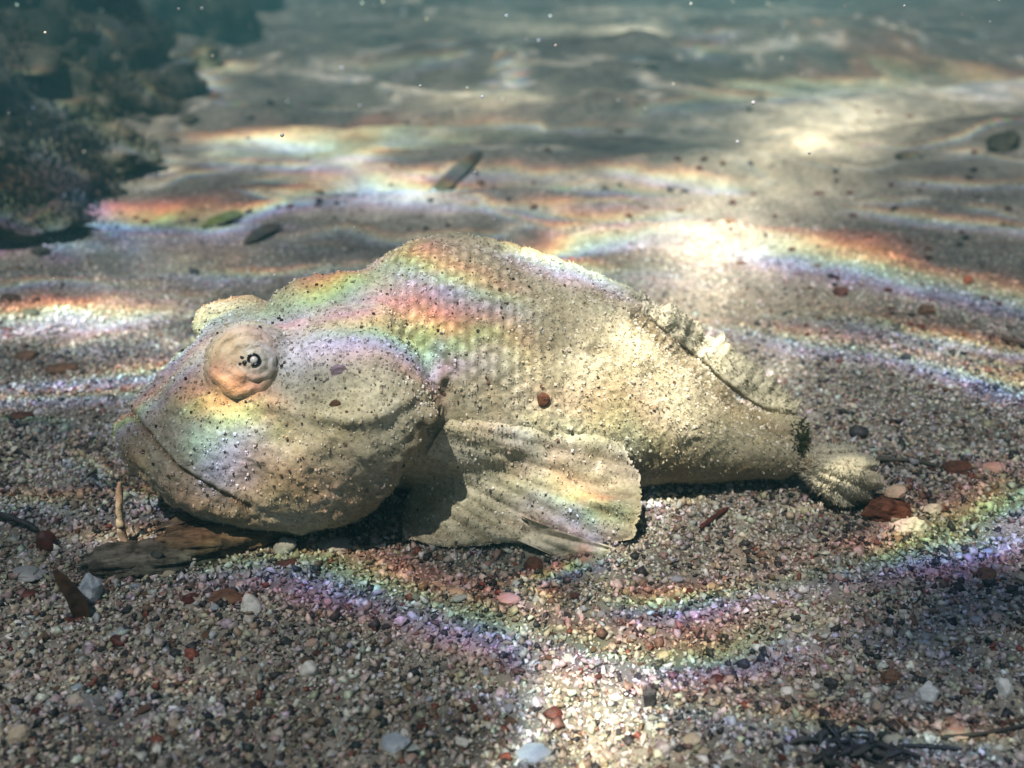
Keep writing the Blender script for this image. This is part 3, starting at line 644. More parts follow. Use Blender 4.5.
lump("chip", 28, 355, 22, 12, 'brown', "dark brown chip at the far left level with the eye", "chip", facet=.4)
lump("chip", 60, 368, 34, 12, 'brown', "long brown chip left of the eye", "chip", facet=.4)
lump("chip", 195, 272, 10, 10, 'black', "black chip on the grey sand above the eye", "chip", facet=.4)
lump("rock", 1003, 142, 32, 24, 'reef', "brown lumpy rock on the far sand at the right edge", "rock", facet=.3, sub=4)
lump("rock", 908, 158, 26, 12, 'reef', "low dark brown rock left of the lumpy rock at far right", "rock", facet=.3, sub=4)
lump("rock", 645, 65, 26, 8, 'leafdark', "dark rock in front of the bright far ripple at the top", "rock", facet=.3)
lump("chip", 955, 466, 32, 17, 'rust', "rusty red fragment right of the tail on a little ridge", "chip", facet=.6)
lump("chip", 994, 466, 24, 12, 'pink', "pale orange fragment beside the rusty red one", "chip", facet=.6)
lump("chip", 762, 372 + 6, 9, 6, 'brown', "little brown chip behind the rear dorsal fin", "chip", facet=.5)

# the rusty and white shell piece at the tip of the tail
sh_o = bpy.data.objects.new("shell_fragment", None); COL.objects.link(sh_o); sp = on_ground(893, 520); sh_o.location = sp
tag(sh_o, "worn shell fragment with rusty crust and white tip at the end of the tail fin", "shell")
def at_local(me, px, py, root, lift):
    p = on_ground(px, py) - root; me.transform(Matrix.Translation(p + np.array([0, 0, lift]))); return me
s_ = depth_of(sp) / FPX
link("rusty_crust", at_local(lump_mesh("rusty_crust", 4, (25 * s_, 17 * s_, 13 * s_), 301, .55, .5), 884, 514, sp, .0015), MAT['rust'], sh_o)
link("white_tip", at_local(lump_mesh("white_tip", 4, (15 * s_, 11 * s_, 11 * s_), 302, .32, .4), 907, 531, sp, .0015), MAT['white'], sh_o)
link("pale_rim", at_local(lump_mesh("pale_rim", 3, (13 * s_, 9 * s_, 8 * s_), 303, .25, .3), 893, 503, sp, .0045), MAT['beige'], sh_o)

# driftwood stick lying under the chin
dw = bpy.data.objects.new("driftwood_stick", None); COL.objects.link(dw); dp = on_ground(185, 563); dw.location = dp
tag(dw, "split grey brown driftwood stick half buried in sand under the chin of the fish", "driftwood")
def gpath(pts, lift): return np.array([on_ground(x, y) + np.array([0, 0, l]) for (x, y), l in zip(pts, lift)]) - dp
def plank(name, pts, lift, wid, hgt, mat, seed):
    n, m_ = 110, 40; P = spline(gpath(pts, lift), n); T_ = np.gradient(P, axis=0); T_ /= np.linalg.norm(T_, axis=1)[:, None]
    A = np.cross(T_, np.array([0, 0, 1.0])); A /= np.linalg.norm(A, axis=1)[:, None]; B = np.cross(A, T_); th = np.linspace(0, 2 * np.pi, m_, endpoint=False); t = np.linspace(0, 1, n)[:, None]
    gr = fbm(th[None, :] * 2.6 + seed, t * 2.0, 0, 3) * .30 + fbm(th[None, :] * 7 + seed, t * 3.5, 2.0, 2) * .16 + fbm(th[None, :] * 2, t * 34, 4.0, 2) * .07    # split grain running along it
    w = np.interp(t[:, 0], *wid)[:, None] * (1 + gr); h = np.interp(t[:, 0], *hgt)[:, None] * (1 + gr)
    jag = (fbm(th[None, :] * 3 + seed, 0 * t, 8.0, 2) * .007) * (sstep(.85, 1, t) - sstep(.12, 0, t) * .8)
    V = P[:, None] + A[:, None] * (np.sign(np.cos(th)) * np.abs(np.cos(th)) ** .7 * w)[..., None] + B[:, None] * (np.sin(th)[None] * h)[..., None] + T_[:, None] * jag[..., None]
    V = np.concatenate([V.reshape(-1, 3), P[:1], P[-1:]]); a = np.arange(m_); b = (a + 1) % m_
    me = bpy.data.meshes.new(name); me.from_pydata(V.tolist(), [], grid_faces(n, m_, True).tolist() + np.stack([np.full(m_, n * m_), b, a], 1).tolist() + np.stack([np.full(m_, n * m_ + 1), (n - 1) * m_ + a, (n - 1) * m_ + b], 1).tolist())
    bm = bmesh.new(); bm.from_mesh(me); bmesh.ops.recalc_face_normals(bm, faces=bm.faces); bm.to_mesh(me); bm.free()
    for p in me.polygons: p.use_smooth = True
    return link(name, me, MAT[mat], dw)
plank("grey_wood", [(88, 570), (125, 571), (160, 568), (205, 560)], (.001, .003, .0035, .002), ([0, .1, .8, 1], [.0030, .0062, .0060, .0035]), ([0, .1, .8, 1], [.0025, .0050, .0052, .0030]), 'wood', 4)
plank("brown_wood", [(160, 560), (205, 553), (245, 545), (284, 538)], (.0045, .005, .004, .002), ([0, .12, .8, 1], [.0030, .0062, .0055, .0022]), ([0, .12, .8, 1], [.0025, .0050, .0044, .0018]), 'bark', 9)
plank("splinter", [(165, 542), (198, 534), (232, 529)], (.006, .0065, .005), ([0, .3, 1], [.0010, .0024, .0010]), ([0, .3, 1], [.0008, .0016, .0008]), 'bark', 15)
me = lump_mesh("dark_spot", 3, (.0030, .0016, .0032), 311, .2, .9); p = on_ground(163, 566) - dp; me.transform(Matrix.Translation(p + np.array([0, -.0048, .0058]))); link("dark_spot", me, MAT['black'], dw)  # black lump set against the near side of the wood

# the brown shell shard standing on edge, curved like a little blade
def blade(name, pts, wid, thick, lift, mat, label, cat, curl=.25, n=26, m=9, seed=1):
    P = np.array([on_ground(x, y) + np.array([0, 0, l]) for (x, y), l in zip(pts, lift)]); root = P[0].copy(); root[2] = float(ground_h(root[0], root[1])); P = spline(P - root, n)
    T = np.gradient(P, axis=0); T /= np.linalg.norm(T, axis=1)[:, None]; A = np.cross(T, np.array([0, -.75, .65])); A /= np.linalg.norm(A, axis=1)[:, None]; B = np.cross(A, T)
    w = np.interp(np.linspace(0, 1, n), *wid); v = np.linspace(-1, 1, m)
    mid = P[:, None] + A[:, None] * (w[:, None] * v[None])[..., None] + B[:, None] * ((curl * w[:, None]) * (v[None] ** 2))[..., None]
    th = thick * np.sqrt(np.maximum(.04, 1 - v ** 2))[None, :, None] * (1 + .4 * fbm(np.arange(n)[:, None] * .4 + seed, v[None] * 2, 0, 2))[..., None]
    V = np.concatenate([(mid + B[:, None] * th).reshape(-1, 3), (mid - B[:, None] * th).reshape(-1, 3)]); F = grid_faces(n, m); K = n * m
    i = np.arange(n - 1); j = np.arange(m - 1)
    es = [np.stack([i * m, (i + 1) * m, K + (i + 1) * m, K + i * m], 1), np.stack([i * m + m - 1, (i + 1) * m + m - 1, K + (i + 1) * m + m - 1, K + i * m + m - 1], 1),
          np.stack([j, j + 1, K + j + 1, K + j], 1), np.stack([(n - 1) * m + j, (n - 1) * m + j + 1, K + (n - 1) * m + j + 1, K + (n - 1) * m + j], 1)]
    me = mesh_np(name, V, np.concatenate([F, F + K] + es)); bm = bmesh.new(); bm.from_mesh(me); bmesh.ops.recalc_face_normals(bm, faces=bm.faces); bm.to_mesh(me); bm.free()
    o = link(name, me, MAT[mat]); o.location = root; return tag(o, label, cat)
blade("shell_shard", [(84, 617), (82, 617), (74, 617), (64, 617)], ([0, .3, .8, 1], [.0026, .0030, .0018, .0004]), .0009, (.000, .006, .012, .0185), 'shell', "narrow brown horn coloured shell shard standing upright in the left foreground", "shell", .5)
blade("leaf", [(430, 203), (445, 190), (462, 173), (481, 157)], ([0, .2, .7, 1], [.002, .0075, .007, .002]), .0010, (.002, .004, .004, .003), 'leafdark', "dark narrow leaf lying slanted on the sand behind the hump", "leaf")
blade("leaf", [(203, 230), (218, 226), (232, 221), (243, 217)], ([0, .3, .7, 1], [.001, .006, .005, .001]), .0008, (.002, .004, .004, .003), 'leafgreen', "dull green leaf scrap on the sand left of the dark grey leaf scrap", "leaf")
blade("leaf", [(245, 246), (258, 240), (270, 234), (282, 230)], ([0, .3, .7, 1], [.001, .0045, .004, .001]), .0010, (.002, .004, .004, .003), 'leafdark', "thin dark grey leaf scrap on the sand up left of the eye", "leaf")
def twig(pts, lift, rad, mat, label, name="twig", cat="twig"):
    P = np.array([on_ground(x, y) + np.array([0, 0, l]) for (x, y), l in zip(pts, lift)]); root = P[0].copy(); root[2] = float(ground_h(root[0], root[1]))
    o = link(name, tube_mesh(name, spline(P - root, 30), np.interp(np.linspace(0, 1, 30), [0, .1, .8, 1], [rad * .5, rad, rad, rad * .3]), 9, 1, SEED[0], .3), MAT[mat]); o.location = root; return tag(o, label, cat)
twig([(-8, 520), (10, 526), (28, 531), (40, 536)], (.003, .004, .003, .002), .0011, 'black', "thin black twig running in from the left edge")
twig([(1000, 342), (1012, 346), (1028, 350)], (.002, .003, .002), .0014, 'black', "short black twig at the right edge on the far sand")
twig([(842, 459), (880, 463), (915, 465), (942, 470)], (.001, .002, .002, .001), .0009, 'leafdark', "thin dark strand lying between the tail fin and the rusty fragment")
twig([(700, 532), (716, 520), (728, 512)], (.002, .002, .002), .0009, 'dred', "short dark twig on the sand below the tail")
twig([(820, 752), (900, 748), (968, 752)], (.001, .001, .001), .0006, 'black', "long dark twig along the bottom right edge")
twig([(940, 740), (985, 737), (1030, 728)], (.001, .0015, .0015), .0005, 'black', "thin dark twig below the white pebbles at right")
twig([(127, 548), (125, 548), (127, 548), (131, 548)], (0, .009, .017, .027), .0014, 'strand', "pale thin strand standing upright under the mouth", "algae_strand", "algae")

# dark weed clump in the corner: curled bits in one matted clump
cl = bpy.data.objects.new("weed_clump", None); COL.objects.link(cl); cp = on_ground(860, 748); cl.location = cp
tag(cl, "matted dark weed clump at the bottom right", "weed")
rr = random.Random(5)
for k in range(40):
    a = np.array([rr.gauss(0, .010), rr.gauss(0, .004), rr.uniform(.0, .003)]); d = np.array([rr.uniform(-1, 1), rr.uniform(-.6, .6), rr.uniform(-.2, .3)]) * .005
    a[2] += float(ground_h(cp[0] + a[0], cp[1] + a[1])) - cp[2]
    P = spline([a - d, a + np.array([rr.gauss(0, .0015), rr.gauss(0, .001), .0012]), a + d], 14)
    link("weed_scrap", tube_mesh("weed_scrap", P, np.interp(np.linspace(0, 1, 14), [0, .4, 1], [.0003, rr.uniform(.0005, .0011), .0003]), 7, rr.uniform(.4, .9), k, .4), MAT[rr.choice(['black', 'black', 'leafdark'])], cl)

# small loose bits one can count but not tell apart
CNAME = dict(black='black', dred='dark red', brown='brown', white='white', beige='beige', grey='grey', blue='bluish', pink='pinkish')
def scatter_group(name, label, cat, group, mats, spots, smin, smax, seed, facet=.5):
    r = random.Random(seed); protos = [lump_mesh(name, 2, (1, .8, .55), seed * 17 + k, .3, facet) for k in range(5)]
    for k, (px, py) in enumerate(spots):
        p = on_ground(px, py); s = depth_of(p) / FPX * r.uniform(smin, smax) / 2; me = protos[k % 5]
        mat = MAT[mats[k % len(mats)]]; o = bpy.data.objects.new(name, me); COL.objects.link(o)
        if not me.materials: me.materials.append(mat)
        o.material_slots[0].link = 'OBJECT'; o.material_slots[0].material = mat
        o.location = p + np.array([0, 0, s * .3]); o.scale = (s * r.uniform(.8, 1.3), s, s); o.rotation_euler = (r.uniform(-.3, .3), r.uniform(-.3, .3), r.uniform(0, 6.28)); cn = CNAME[mats[k % len(mats)]]; tag(o, label.replace('COLOUR', cn), cat, group.replace('COLOUR', cn))
r = random.Random(21)
def free_spots(n, x0, x1, y0, y1, seed):
    r = random.Random(seed); out = []
    while len(out) < n:
        x, y = r.uniform(x0, x1), r.uniform(y0, y1)
        if 110 < x < 900 and 235 < y < 565 and not (x > 700 and y < 345): continue
        out.append((x, y))
    return out
scatter_group("dark_chip", "small COLOUR chip among many strewn over the near gravel", "chip", "small COLOUR chips strewn over the near gravel", ['black', 'dred', 'brown', 'black'], free_spots(110, 5, 1020, 575, 762, 31), 6, 13, 31)
scatter_group("pale_pebble", "small COLOUR pebble among many lying in the near gravel", "pebble", "small COLOUR pebbles in the near gravel", ['white', 'beige', 'grey', 'blue', 'pink', 'beige'], free_spots(120, 5, 1020, 572, 762, 32), 6, 13, 32)
scatter_group("dark_speck", "tiny COLOUR speck strewn on the sand behind and around the fish", "chip", "tiny COLOUR specks on the sand round the fish", ['black', 'brown', 'dred'], free_spots(90, 5, 1020, 180, 560, 33) + free_spots(100, 200, 1020, 95, 340, 34), 3, 10, 33)

# ------------------------------------------------------------------ reef rocks with algae at the back left
def tuft_mesh(P, N, r, hmin, hmax, wid):
    n = len(P); H = hmin + (hmax - hmin) * r.random(n); D = N * .6 + np.array([0, 0, .6]) + r.normal(size=(n, 3)) * .45; D /= np.linalg.norm(D, axis=1)[:, None]
    A = np.cross(D, r.normal(size=(n, 3))); A /= np.linalg.norm(A, axis=1)[:, None]; w = (wid * (.5 + r.random(n)))[:, None]; B = np.cross(D, A)
    m_ = P + D * (H * .55)[:, None] + B * (H * .15)[:, None]
    V = np.stack([P - A * w * .5, P + A * w * .5, m_ + A * w, m_ - A * w, P + D * H[:, None]], 1).reshape(-1, 3); i = np.arange(n)[:, None] * 5
    F = np.concatenate([i + np.array([[0, 1, 2]]), i + np.array([[0, 2, 3]]), i + np.array([[3, 2, 4]])]); return V, F
PAL = np.array([(.026, .030, .018), (.040, .042, .024), (.055, .053, .032), (.065, .056, .036), (.026, .030, .022), (.095, .085, .06)])
ROCKS = []
def reef_rock(px, py, wm, dm, hm, label, seed, tufts=4200, sink=.35):
    p = on_ground(px, py); root = bpy.data.objects.new("reef_rock", None); COL.objects.link(root); root.location = p; tag(root, label, "rock", "rocks of the reef bank")
    V, F = ICO4; V = V.copy(); s = seed * 3.7
    V *= (1 + .30 * fbm(V[:, 0] * 1.3 + s, V[:, 1] * 1.3, V[:, 2] * 1.3 + s, 4))[:, None]; V = V * np.array([wm, dm, hm]); V[:, 2] += hm * (1 - 2 * sink)
    V += .012 * min(1.4, wm / .09) * np.stack([fbm(V[:, 0] * 30 + k, V[:, 1] * 30, V[:, 2] * 30, 3) for k in range(3)], 1) * np.array([1, 1, 1])
    ROCKS.append(BVHTree.FromPolygons([Vector(v + p) for v in V], [list(f) for f in F])); me = mesh_np("stone", V, F); link("stone", me, MAT['reef'], root)
    N = norms_np(me); r = np.random.default_rng(seed); ok = np.where((N[:, 2] > -.2))[0]; k = r.choice(ok, tufts, replace=True)
    Pp = V[k] + r.normal(size=(tufts, 3)) * .006
    cl = fbm(V[k][:, 0] * 14 + s, V[k][:, 1] * 14, V[k][:, 2] * 14, 2); sel = cl > -.18; Pp, Nn = Pp[sel], N[k][sel]
    TV, TF = tuft_mesh(Pp, Nn, r, .003, .005 + .045 * wm, .0008 + .0065 * wm); tm = mesh_np("algae_turf", TV, TF); c = PAL[np.clip(((cl[sel] + .6) * 3 + r.random(sel.sum()) * 3).astype(int), 0, 5)]
    attr_color(tm, "tint", np.repeat(c * (.7 + .6 * r.random((len(c), 1))), 5, 0)); tag(link("algae_turf", tm, MAT['algae'], root), kind="stuff")
reef_rock(222, 40, .075, .09, .085, "dark algae covered rock standing highest at the end of the reef bank", 1)
reef_rock(150, 32, .15, .15, .10, "mossy green rock left of the highest dark rock", 2)
reef_rock(88, 62, .11, .11, .07, "olive algae covered rock in the middle of the bank at upper left", 3)
reef_rock(22, 40, .18, .18, .13, "dark mossy rock in the top left corner", 4)
reef_rock(12, 118, .09, .09, .055, "brown algae covered rock at the left edge below the corner rock", 5)
reef_rock(112, 112, .065, .07, .030, "low mossy rock at the foot of the bank", 6)
reef_rock(10, 190, .065, .05, .020, "low dark rock at the left edge nearest the camera", 7)
reef_rock(60, 150, .060, .05, .020, "small weedy rock just above the lowest rock at the left edge", 8)
reef_rock(100, 165, .045, .04, .012, "small flat mossy rock on the sand at the foot of the bank", 11, 700)
reef_rock(30, 228, .040, .035, .011, "flat stone on the sand below the lowest weedy rock at left", 12, 700)
reef_rock(165, 92, .055, .06, .030, "small mossy rock wedged under the low bank rock", 13, 700)
reef_rock(196, 70, .050, .05, .028, "small dark rock at the right foot of the bank", 14, 700)
reef_rock(205, 8, .20, .25, .09, "far blurred rock behind the highest dark rock", 10)
for k_, (px, py) in enumerate([(16, 268), (42, 250), (84, 200), (118, 192), (143, 158), (60, 205), (172, 140), (190, 118), (215, 98), (10, 298), (30, 312), (75, 232), (4, 328), (125, 140), (140, 118), (80, 120), (45, 175), (98, 140), (150, 75), (120, 85)]):
    lump("rubble_stone", px, py, 14 + (k_ * 7) % 13, 7 + (k_ * 5) % 6, ['brown', 'reef', 'leafdark', 'reef'][k_ % 4], "small dark rubble stone fallen at the foot of the reef bank", "stone", group="rubble stones at the foot of the bank", facet=.5, rough=.45, sink=.42)

# ------------------------------------------------------------------ sand grains (far too many to count)
def grains(y0, y1, s0, s1, template, seed, fade=0.0):
    r = np.random.default_rng(seed); X, Yv, Sz = [], [], []; y = y0
    while y < y1:
        s = s0 + (s1 - s0) * (y - y0) / (y1 - y0); xm = math.hypot(y, CAM_H) * .66 + .03; n = int(2 * xm / s)
        X.append(np.linspace(-xm, xm, n) + r.normal(size=n) * s * .4); Yv.append(y + r.normal(size=n) * s * .4); Sz.append(np.full(n, s)); y += s
    x, yy, s = np.concatenate(X), np.concatenate(Yv), np.concatenate(Sz); n = len(x)
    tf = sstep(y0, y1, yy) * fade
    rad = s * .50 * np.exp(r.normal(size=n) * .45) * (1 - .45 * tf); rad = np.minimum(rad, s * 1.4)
    T = []
    for k in range(12):
        V = template[0] * (1 + .45 * (np.random.default_rng(k + 60).random((len(template[0]), 1)) - .5)); V = V + (.34 * np.random.default_rng(k + 160).normal(size=V.shape) if len(V) < 9 else 0); T.append(V * np.array([1, .85, .62]))
    T = np.array(T)[r.integers(0, 12, n)]
    q = r.normal(size=(n, 4)); q /= np.linalg.norm(q, axis=1)[:, None]; a, b, c, d = q.T
    Rm = np.stack([np.stack([1 - 2 * (c * c + d * d), 2 * (b * c - a * d), 2 * (b * d + a * c)], 1), np.stack([2 * (b * c + a * d), 1 - 2 * (b * b + d * d), 2 * (c * d - a * b)], 1),
                   np.stack([2 * (b * d - a * c), 2 * (c * d + a * b), 1 - 2 * (b * b + c * c)], 1)], 1)
    V = np.einsum('nij,nkj->nki', Rm, T * rad[:, None, None])
    z = ground_h(x, yy) + rad * (.1 + .4 * r.random(n) - .55 * np.sqrt(tf)); V += np.stack([x, yy, z], 1)[:, None]
    cl = fbm(x * 42, yy * 42, 1.5, 3) + .6 * fbm(x * 13, yy * 13, 3.5, 2); u = r.random(n) + .17 * np.clip(cl, -1, 1.3)
    pal = np.array([(.60, .59, .56), (.48, .45, .395), (.375, .335, .275), (.295, .265, .23), (.36, .36, .365), (.22, .165, .125), (.13, .082, .065), (.040, .036, .038), (.025, .026, .031)])
    ix = np.searchsorted(np.array([.06, .21, .40, .56, .68, .79, .87, .95]), u); c_ = pal[ix] * (.75 + .5 * r.random((n, 1))) * (1 + .07 * r.normal(size=(n, 3)))
    red = r.random(n) < .014; c_[red] = np.array([.17, .05, .035])
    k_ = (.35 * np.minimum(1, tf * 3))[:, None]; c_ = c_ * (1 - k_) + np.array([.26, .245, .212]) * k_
    m = template[0].shape[0]; F = (template[1][None] + (np.arange(n) * m)[:, None, None]).reshape(-1, 3)
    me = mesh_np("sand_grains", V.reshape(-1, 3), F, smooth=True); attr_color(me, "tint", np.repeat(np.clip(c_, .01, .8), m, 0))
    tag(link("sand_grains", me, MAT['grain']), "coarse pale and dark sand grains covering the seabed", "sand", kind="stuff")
OCTA = (np.array([(1, 0, 0), (-1, 0, 0), (0, 1, 0), (0, -1, 0), (0, 0, 1), (0, 0, -1)], float), np.array([(0, 2, 4), (2, 1, 4), (1, 3, 4), (3, 0, 4), (2, 0, 5), (1, 2, 5), (3, 1, 5), (0, 3, 5)]))
CUBE = (np.array([(x, y, z) for x in (-1, 1) for y in (-1, 1) for z in (-1, 1)]) * .72,
        np.array([(0, 1, 3), (0, 3, 2), (4, 6, 7), (4, 7, 5), (0, 4, 5), (0, 5, 1), (2, 3, 7), (2, 7, 6), (0, 2, 6), (0, 6, 4), (1, 5, 7), (1, 7, 3)]))
grains(.15, .42, .00122, .0015, CUBE, 71)
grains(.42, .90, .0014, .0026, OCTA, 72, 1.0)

# pale specks drifting in the water
r = np.random.default_rng(91); n = 160; dd = .35 + r.random(n) * 1.6; pxs, pys = r.random(n) * 1024, r.random(n) ** 1.6 * 300
P = np.array([CO + ray(a, b) / np.linalg.norm(ray(a, b)) * d for a, b, d in zip(pxs, pys, dd)]); P = P[P[:, 2] > .03]
V = (ICO1[0][None] * (.0004 + .0006 * r.random((len(P), 1, 1))) + P[:, None]).reshape(-1, 3); F = (ICO1[1][None] + (np.arange(len(P)) * 12)[:, None, None]).reshape(-1, 3)
tag(link("drifting_specks", mesh_np("drifting_specks", V, F), MAT['snow']), "tiny pale specks drifting in the water over the sand", "specks", kind="stuff")

# ------------------------------------------------------------------ unseen water gobo: its painted caustic colours tint the sunlight passing through
Ld = np.array(-to_sun)
def up_to_gobo(p): return (np.asarray(p) - Ld * ((p[2] - HW) / Ld[2]))[:2]
def first_hit(px, py):
    g = on_ground(px, py)
    for b in FISH_BVH + ROCKS:
        q = b.ray_cast(Vector(CO), Vector(ray(px, py)).normalized())[0]
        if q is not None and depth_of(q) < depth_of(g): g = np.array(q)
    return g
ux, uy = axis(-.72, .62, .0050, -EXT, EXT, 1.07), axis(-.14, 1.25, .0048, -6, EXT, 1.06)
UX, UY = np.meshgrid(ux, uy, indexing='ij'); SH = UX.shape
warp = fbm(UX * 7, UY * 7, .3, 3) * .03
disp_dir = Ld[:2] / np.linalg.norm(Ld[:2])                                  # painted red is shifted away from the sun to imitate dispersion
BASE = .205 + .11 * fbm(UX * 6, UY * 9, 2.7, 3)
T = np.repeat(np.clip(BASE, .08, 1)[..., None], 3, 2)
for c_, sh in enumerate((.0035, 0.0, -.004)):                                # faint painted net of light lines between the strong ones
    a, b = UX - disp_dir[0] * sh * (1 - .85 * sstep(.6, 1.5, UY)), UY - disp_dir[1] * sh * (1 - .85 * sstep(.6, 1.5, UY))
    n1 = fbm(a * 5 + 3, b * 11 + fbm(a * 4, b * 4, 6.6, 2) * .8, 1.1, 3)
    T[..., c_] += .55 * np.exp(-(n1 / .075) ** 2) * np.clip(.5 + .9 * fbm(a * 3, b * 3, 8.8, 2), 0, 1.2)
def paint_light_patch(px, py, rx, ry, col):
    c = up_to_gobo(first_hit(px, py)); ex = up_to_gobo(first_hit(px + rx, py)) - c; ey = up_to_gobo(first_hit(px, py + ry)) - c
    if abs(ex[0] * ey[1] - ex[1] * ey[0]) < 1e-9: return
    Mi = np.linalg.inv(np.array([ex, ey]).T); dx, dy = UX - c[0] + warp * .25, UY - c[1] + warp * .25
    a = Mi[0, 0] * dx + Mi[0, 1] * dy; b = Mi[1, 0] * dx + Mi[1, 1] * dy
    g = np.exp(-(a * a + b * b)) * (1 + .35 * fbm(UX * 60, UY * 60, px * .1, 3)); g = g[..., None] * np.asarray(col)
    global T
    T = np.maximum(T + g, .02)
def paint_light_band(pts, half, power, tail=0.38, vivid=False):
    """paint one rainbow light band: red on its far side, blue on its near side"""
    global T
    cs, es = [], []
    for (px, py, *k) in spline([(p[0], p[1], p[2] if len(p) > 2 else 1.0) for p in pts], 8 * (len(pts) - 1) + 1):
        c = up_to_gobo(first_hit(px, py)); e = up_to_gobo(first_hit(px, py + half)) - c
        cs.append(c); es.append((*e, k[0]))
    cs = np.array(cs); es = np.array(es)
    el = np.linalg.norm(es[:, :2], axis=1); med = np.median(el); bad = el > 2.2 * med
    es[bad, :2] = es[~bad, :2].mean(0)
    n = max(60, int(len(cs) * 6)); t = np.linspace(0, len(cs) - 1, n); C = np.stack([np.interp(t, np.arange(len(cs)), cs[:, k]) for k in (0, 1)], 1)
    E = np.stack([np.interp(t, np.arange(len(cs)), es[:, k]) for k in (0, 1, 2)], 1); ker = np.hanning(21); ker /= ker.sum()
    E = np.stack([np.convolve(np.pad(E[:, k], 10, mode='edge'), ker, 'valid') for k in range(3)], 1)
    mg = 4 * np.linalg.norm(E[:, :2], axis=1).max() + .02
    i0, i1 = np.searchsorted(ux, [C[:, 0].min() - mg, C[:, 0].max() + mg]); j0, j1 = np.searchsorted(uy, [C[:, 1].min() - mg, C[:, 1].max() + mg])
    sx, sy = UX[i0:i1, j0:j1], UY[i0:i1, j0:j1]
    if sx.size == 0: return
    best = np.full(sx.shape, 1e9); bi = np.zeros(sx.shape, int)
    for k in range(n):
        d2 = (sx - C[k, 0]) ** 2 + (sy - C[k, 1]) ** 2; m_ = d2 < best; best[m_] = d2[m_]; bi[m_] = k
    e = E[bi]; L2 = e[..., 0] ** 2 + e[..., 1] ** 2; dx, dy = sx - C[bi, 0], sy - C[bi, 1]
    s = (dx * e[..., 0] + dy * e[..., 1]) / L2; tang = np.abs(dx * e[..., 1] - dy * e[..., 0]) / np.sqrt(L2) / np.sqrt(L2)
    s = s + .22 * fbm(sx * 22, sy * 22, 4.1, 3)
    fall = np.exp(-np.clip(tang - .3, 0, 9) ** 2 / 1.1) * e[..., 2] * np.clip(.85 + .9 * fbm(sx * 11, sy * 11, 2.2, 2) + .35 * fbm(sx * 45, sy * 45, 7.7, 3), .1, 2)
    g = lambda c, w: np.exp(-((s - c) / w) ** 2)
    soft = tail * np.exp(-((s - .6) / 1.2) ** 2) * (1 + .5 * fbm(sx * 30, sy * 30, 9.7, 2))
    white = .22 * g(.0, .45) * np.clip(1 + 1.2 * fbm(sx * 14, sy * 14, 5.5, 2), 0, 2)
    rgb = np.stack([g(-.50, .55) + .10 * g(1.1, .35) + soft * .92 + white, g(-.10, .58) * .80 + soft * .97 + white, g(.46, .58) * .98 + soft + white], -1)
    if vivid:
        T[i0:i1, j0:j1] *= (1 - .42 * np.clip(fall, 0, 1) * np.exp(-(s / 1.25) ** 2))[..., None]
        rgb = np.stack([g(-.52, .50) + .32 * g(1.0, .38) + .45 * soft, g(-.06, .46) * .86 + .5 * soft, g(.50, .46) * 1.12 + .45 * soft], -1)
    else: T[i0:i1, j0:j1] *= (1 - .30 * np.clip(fall, 0, 1) * np.exp(-(s / 1.25) ** 2))[..., None]
    T[i0:i1, j0:j1] += (.98 if vivid else 1.05) * power * fall[..., None] * rgb
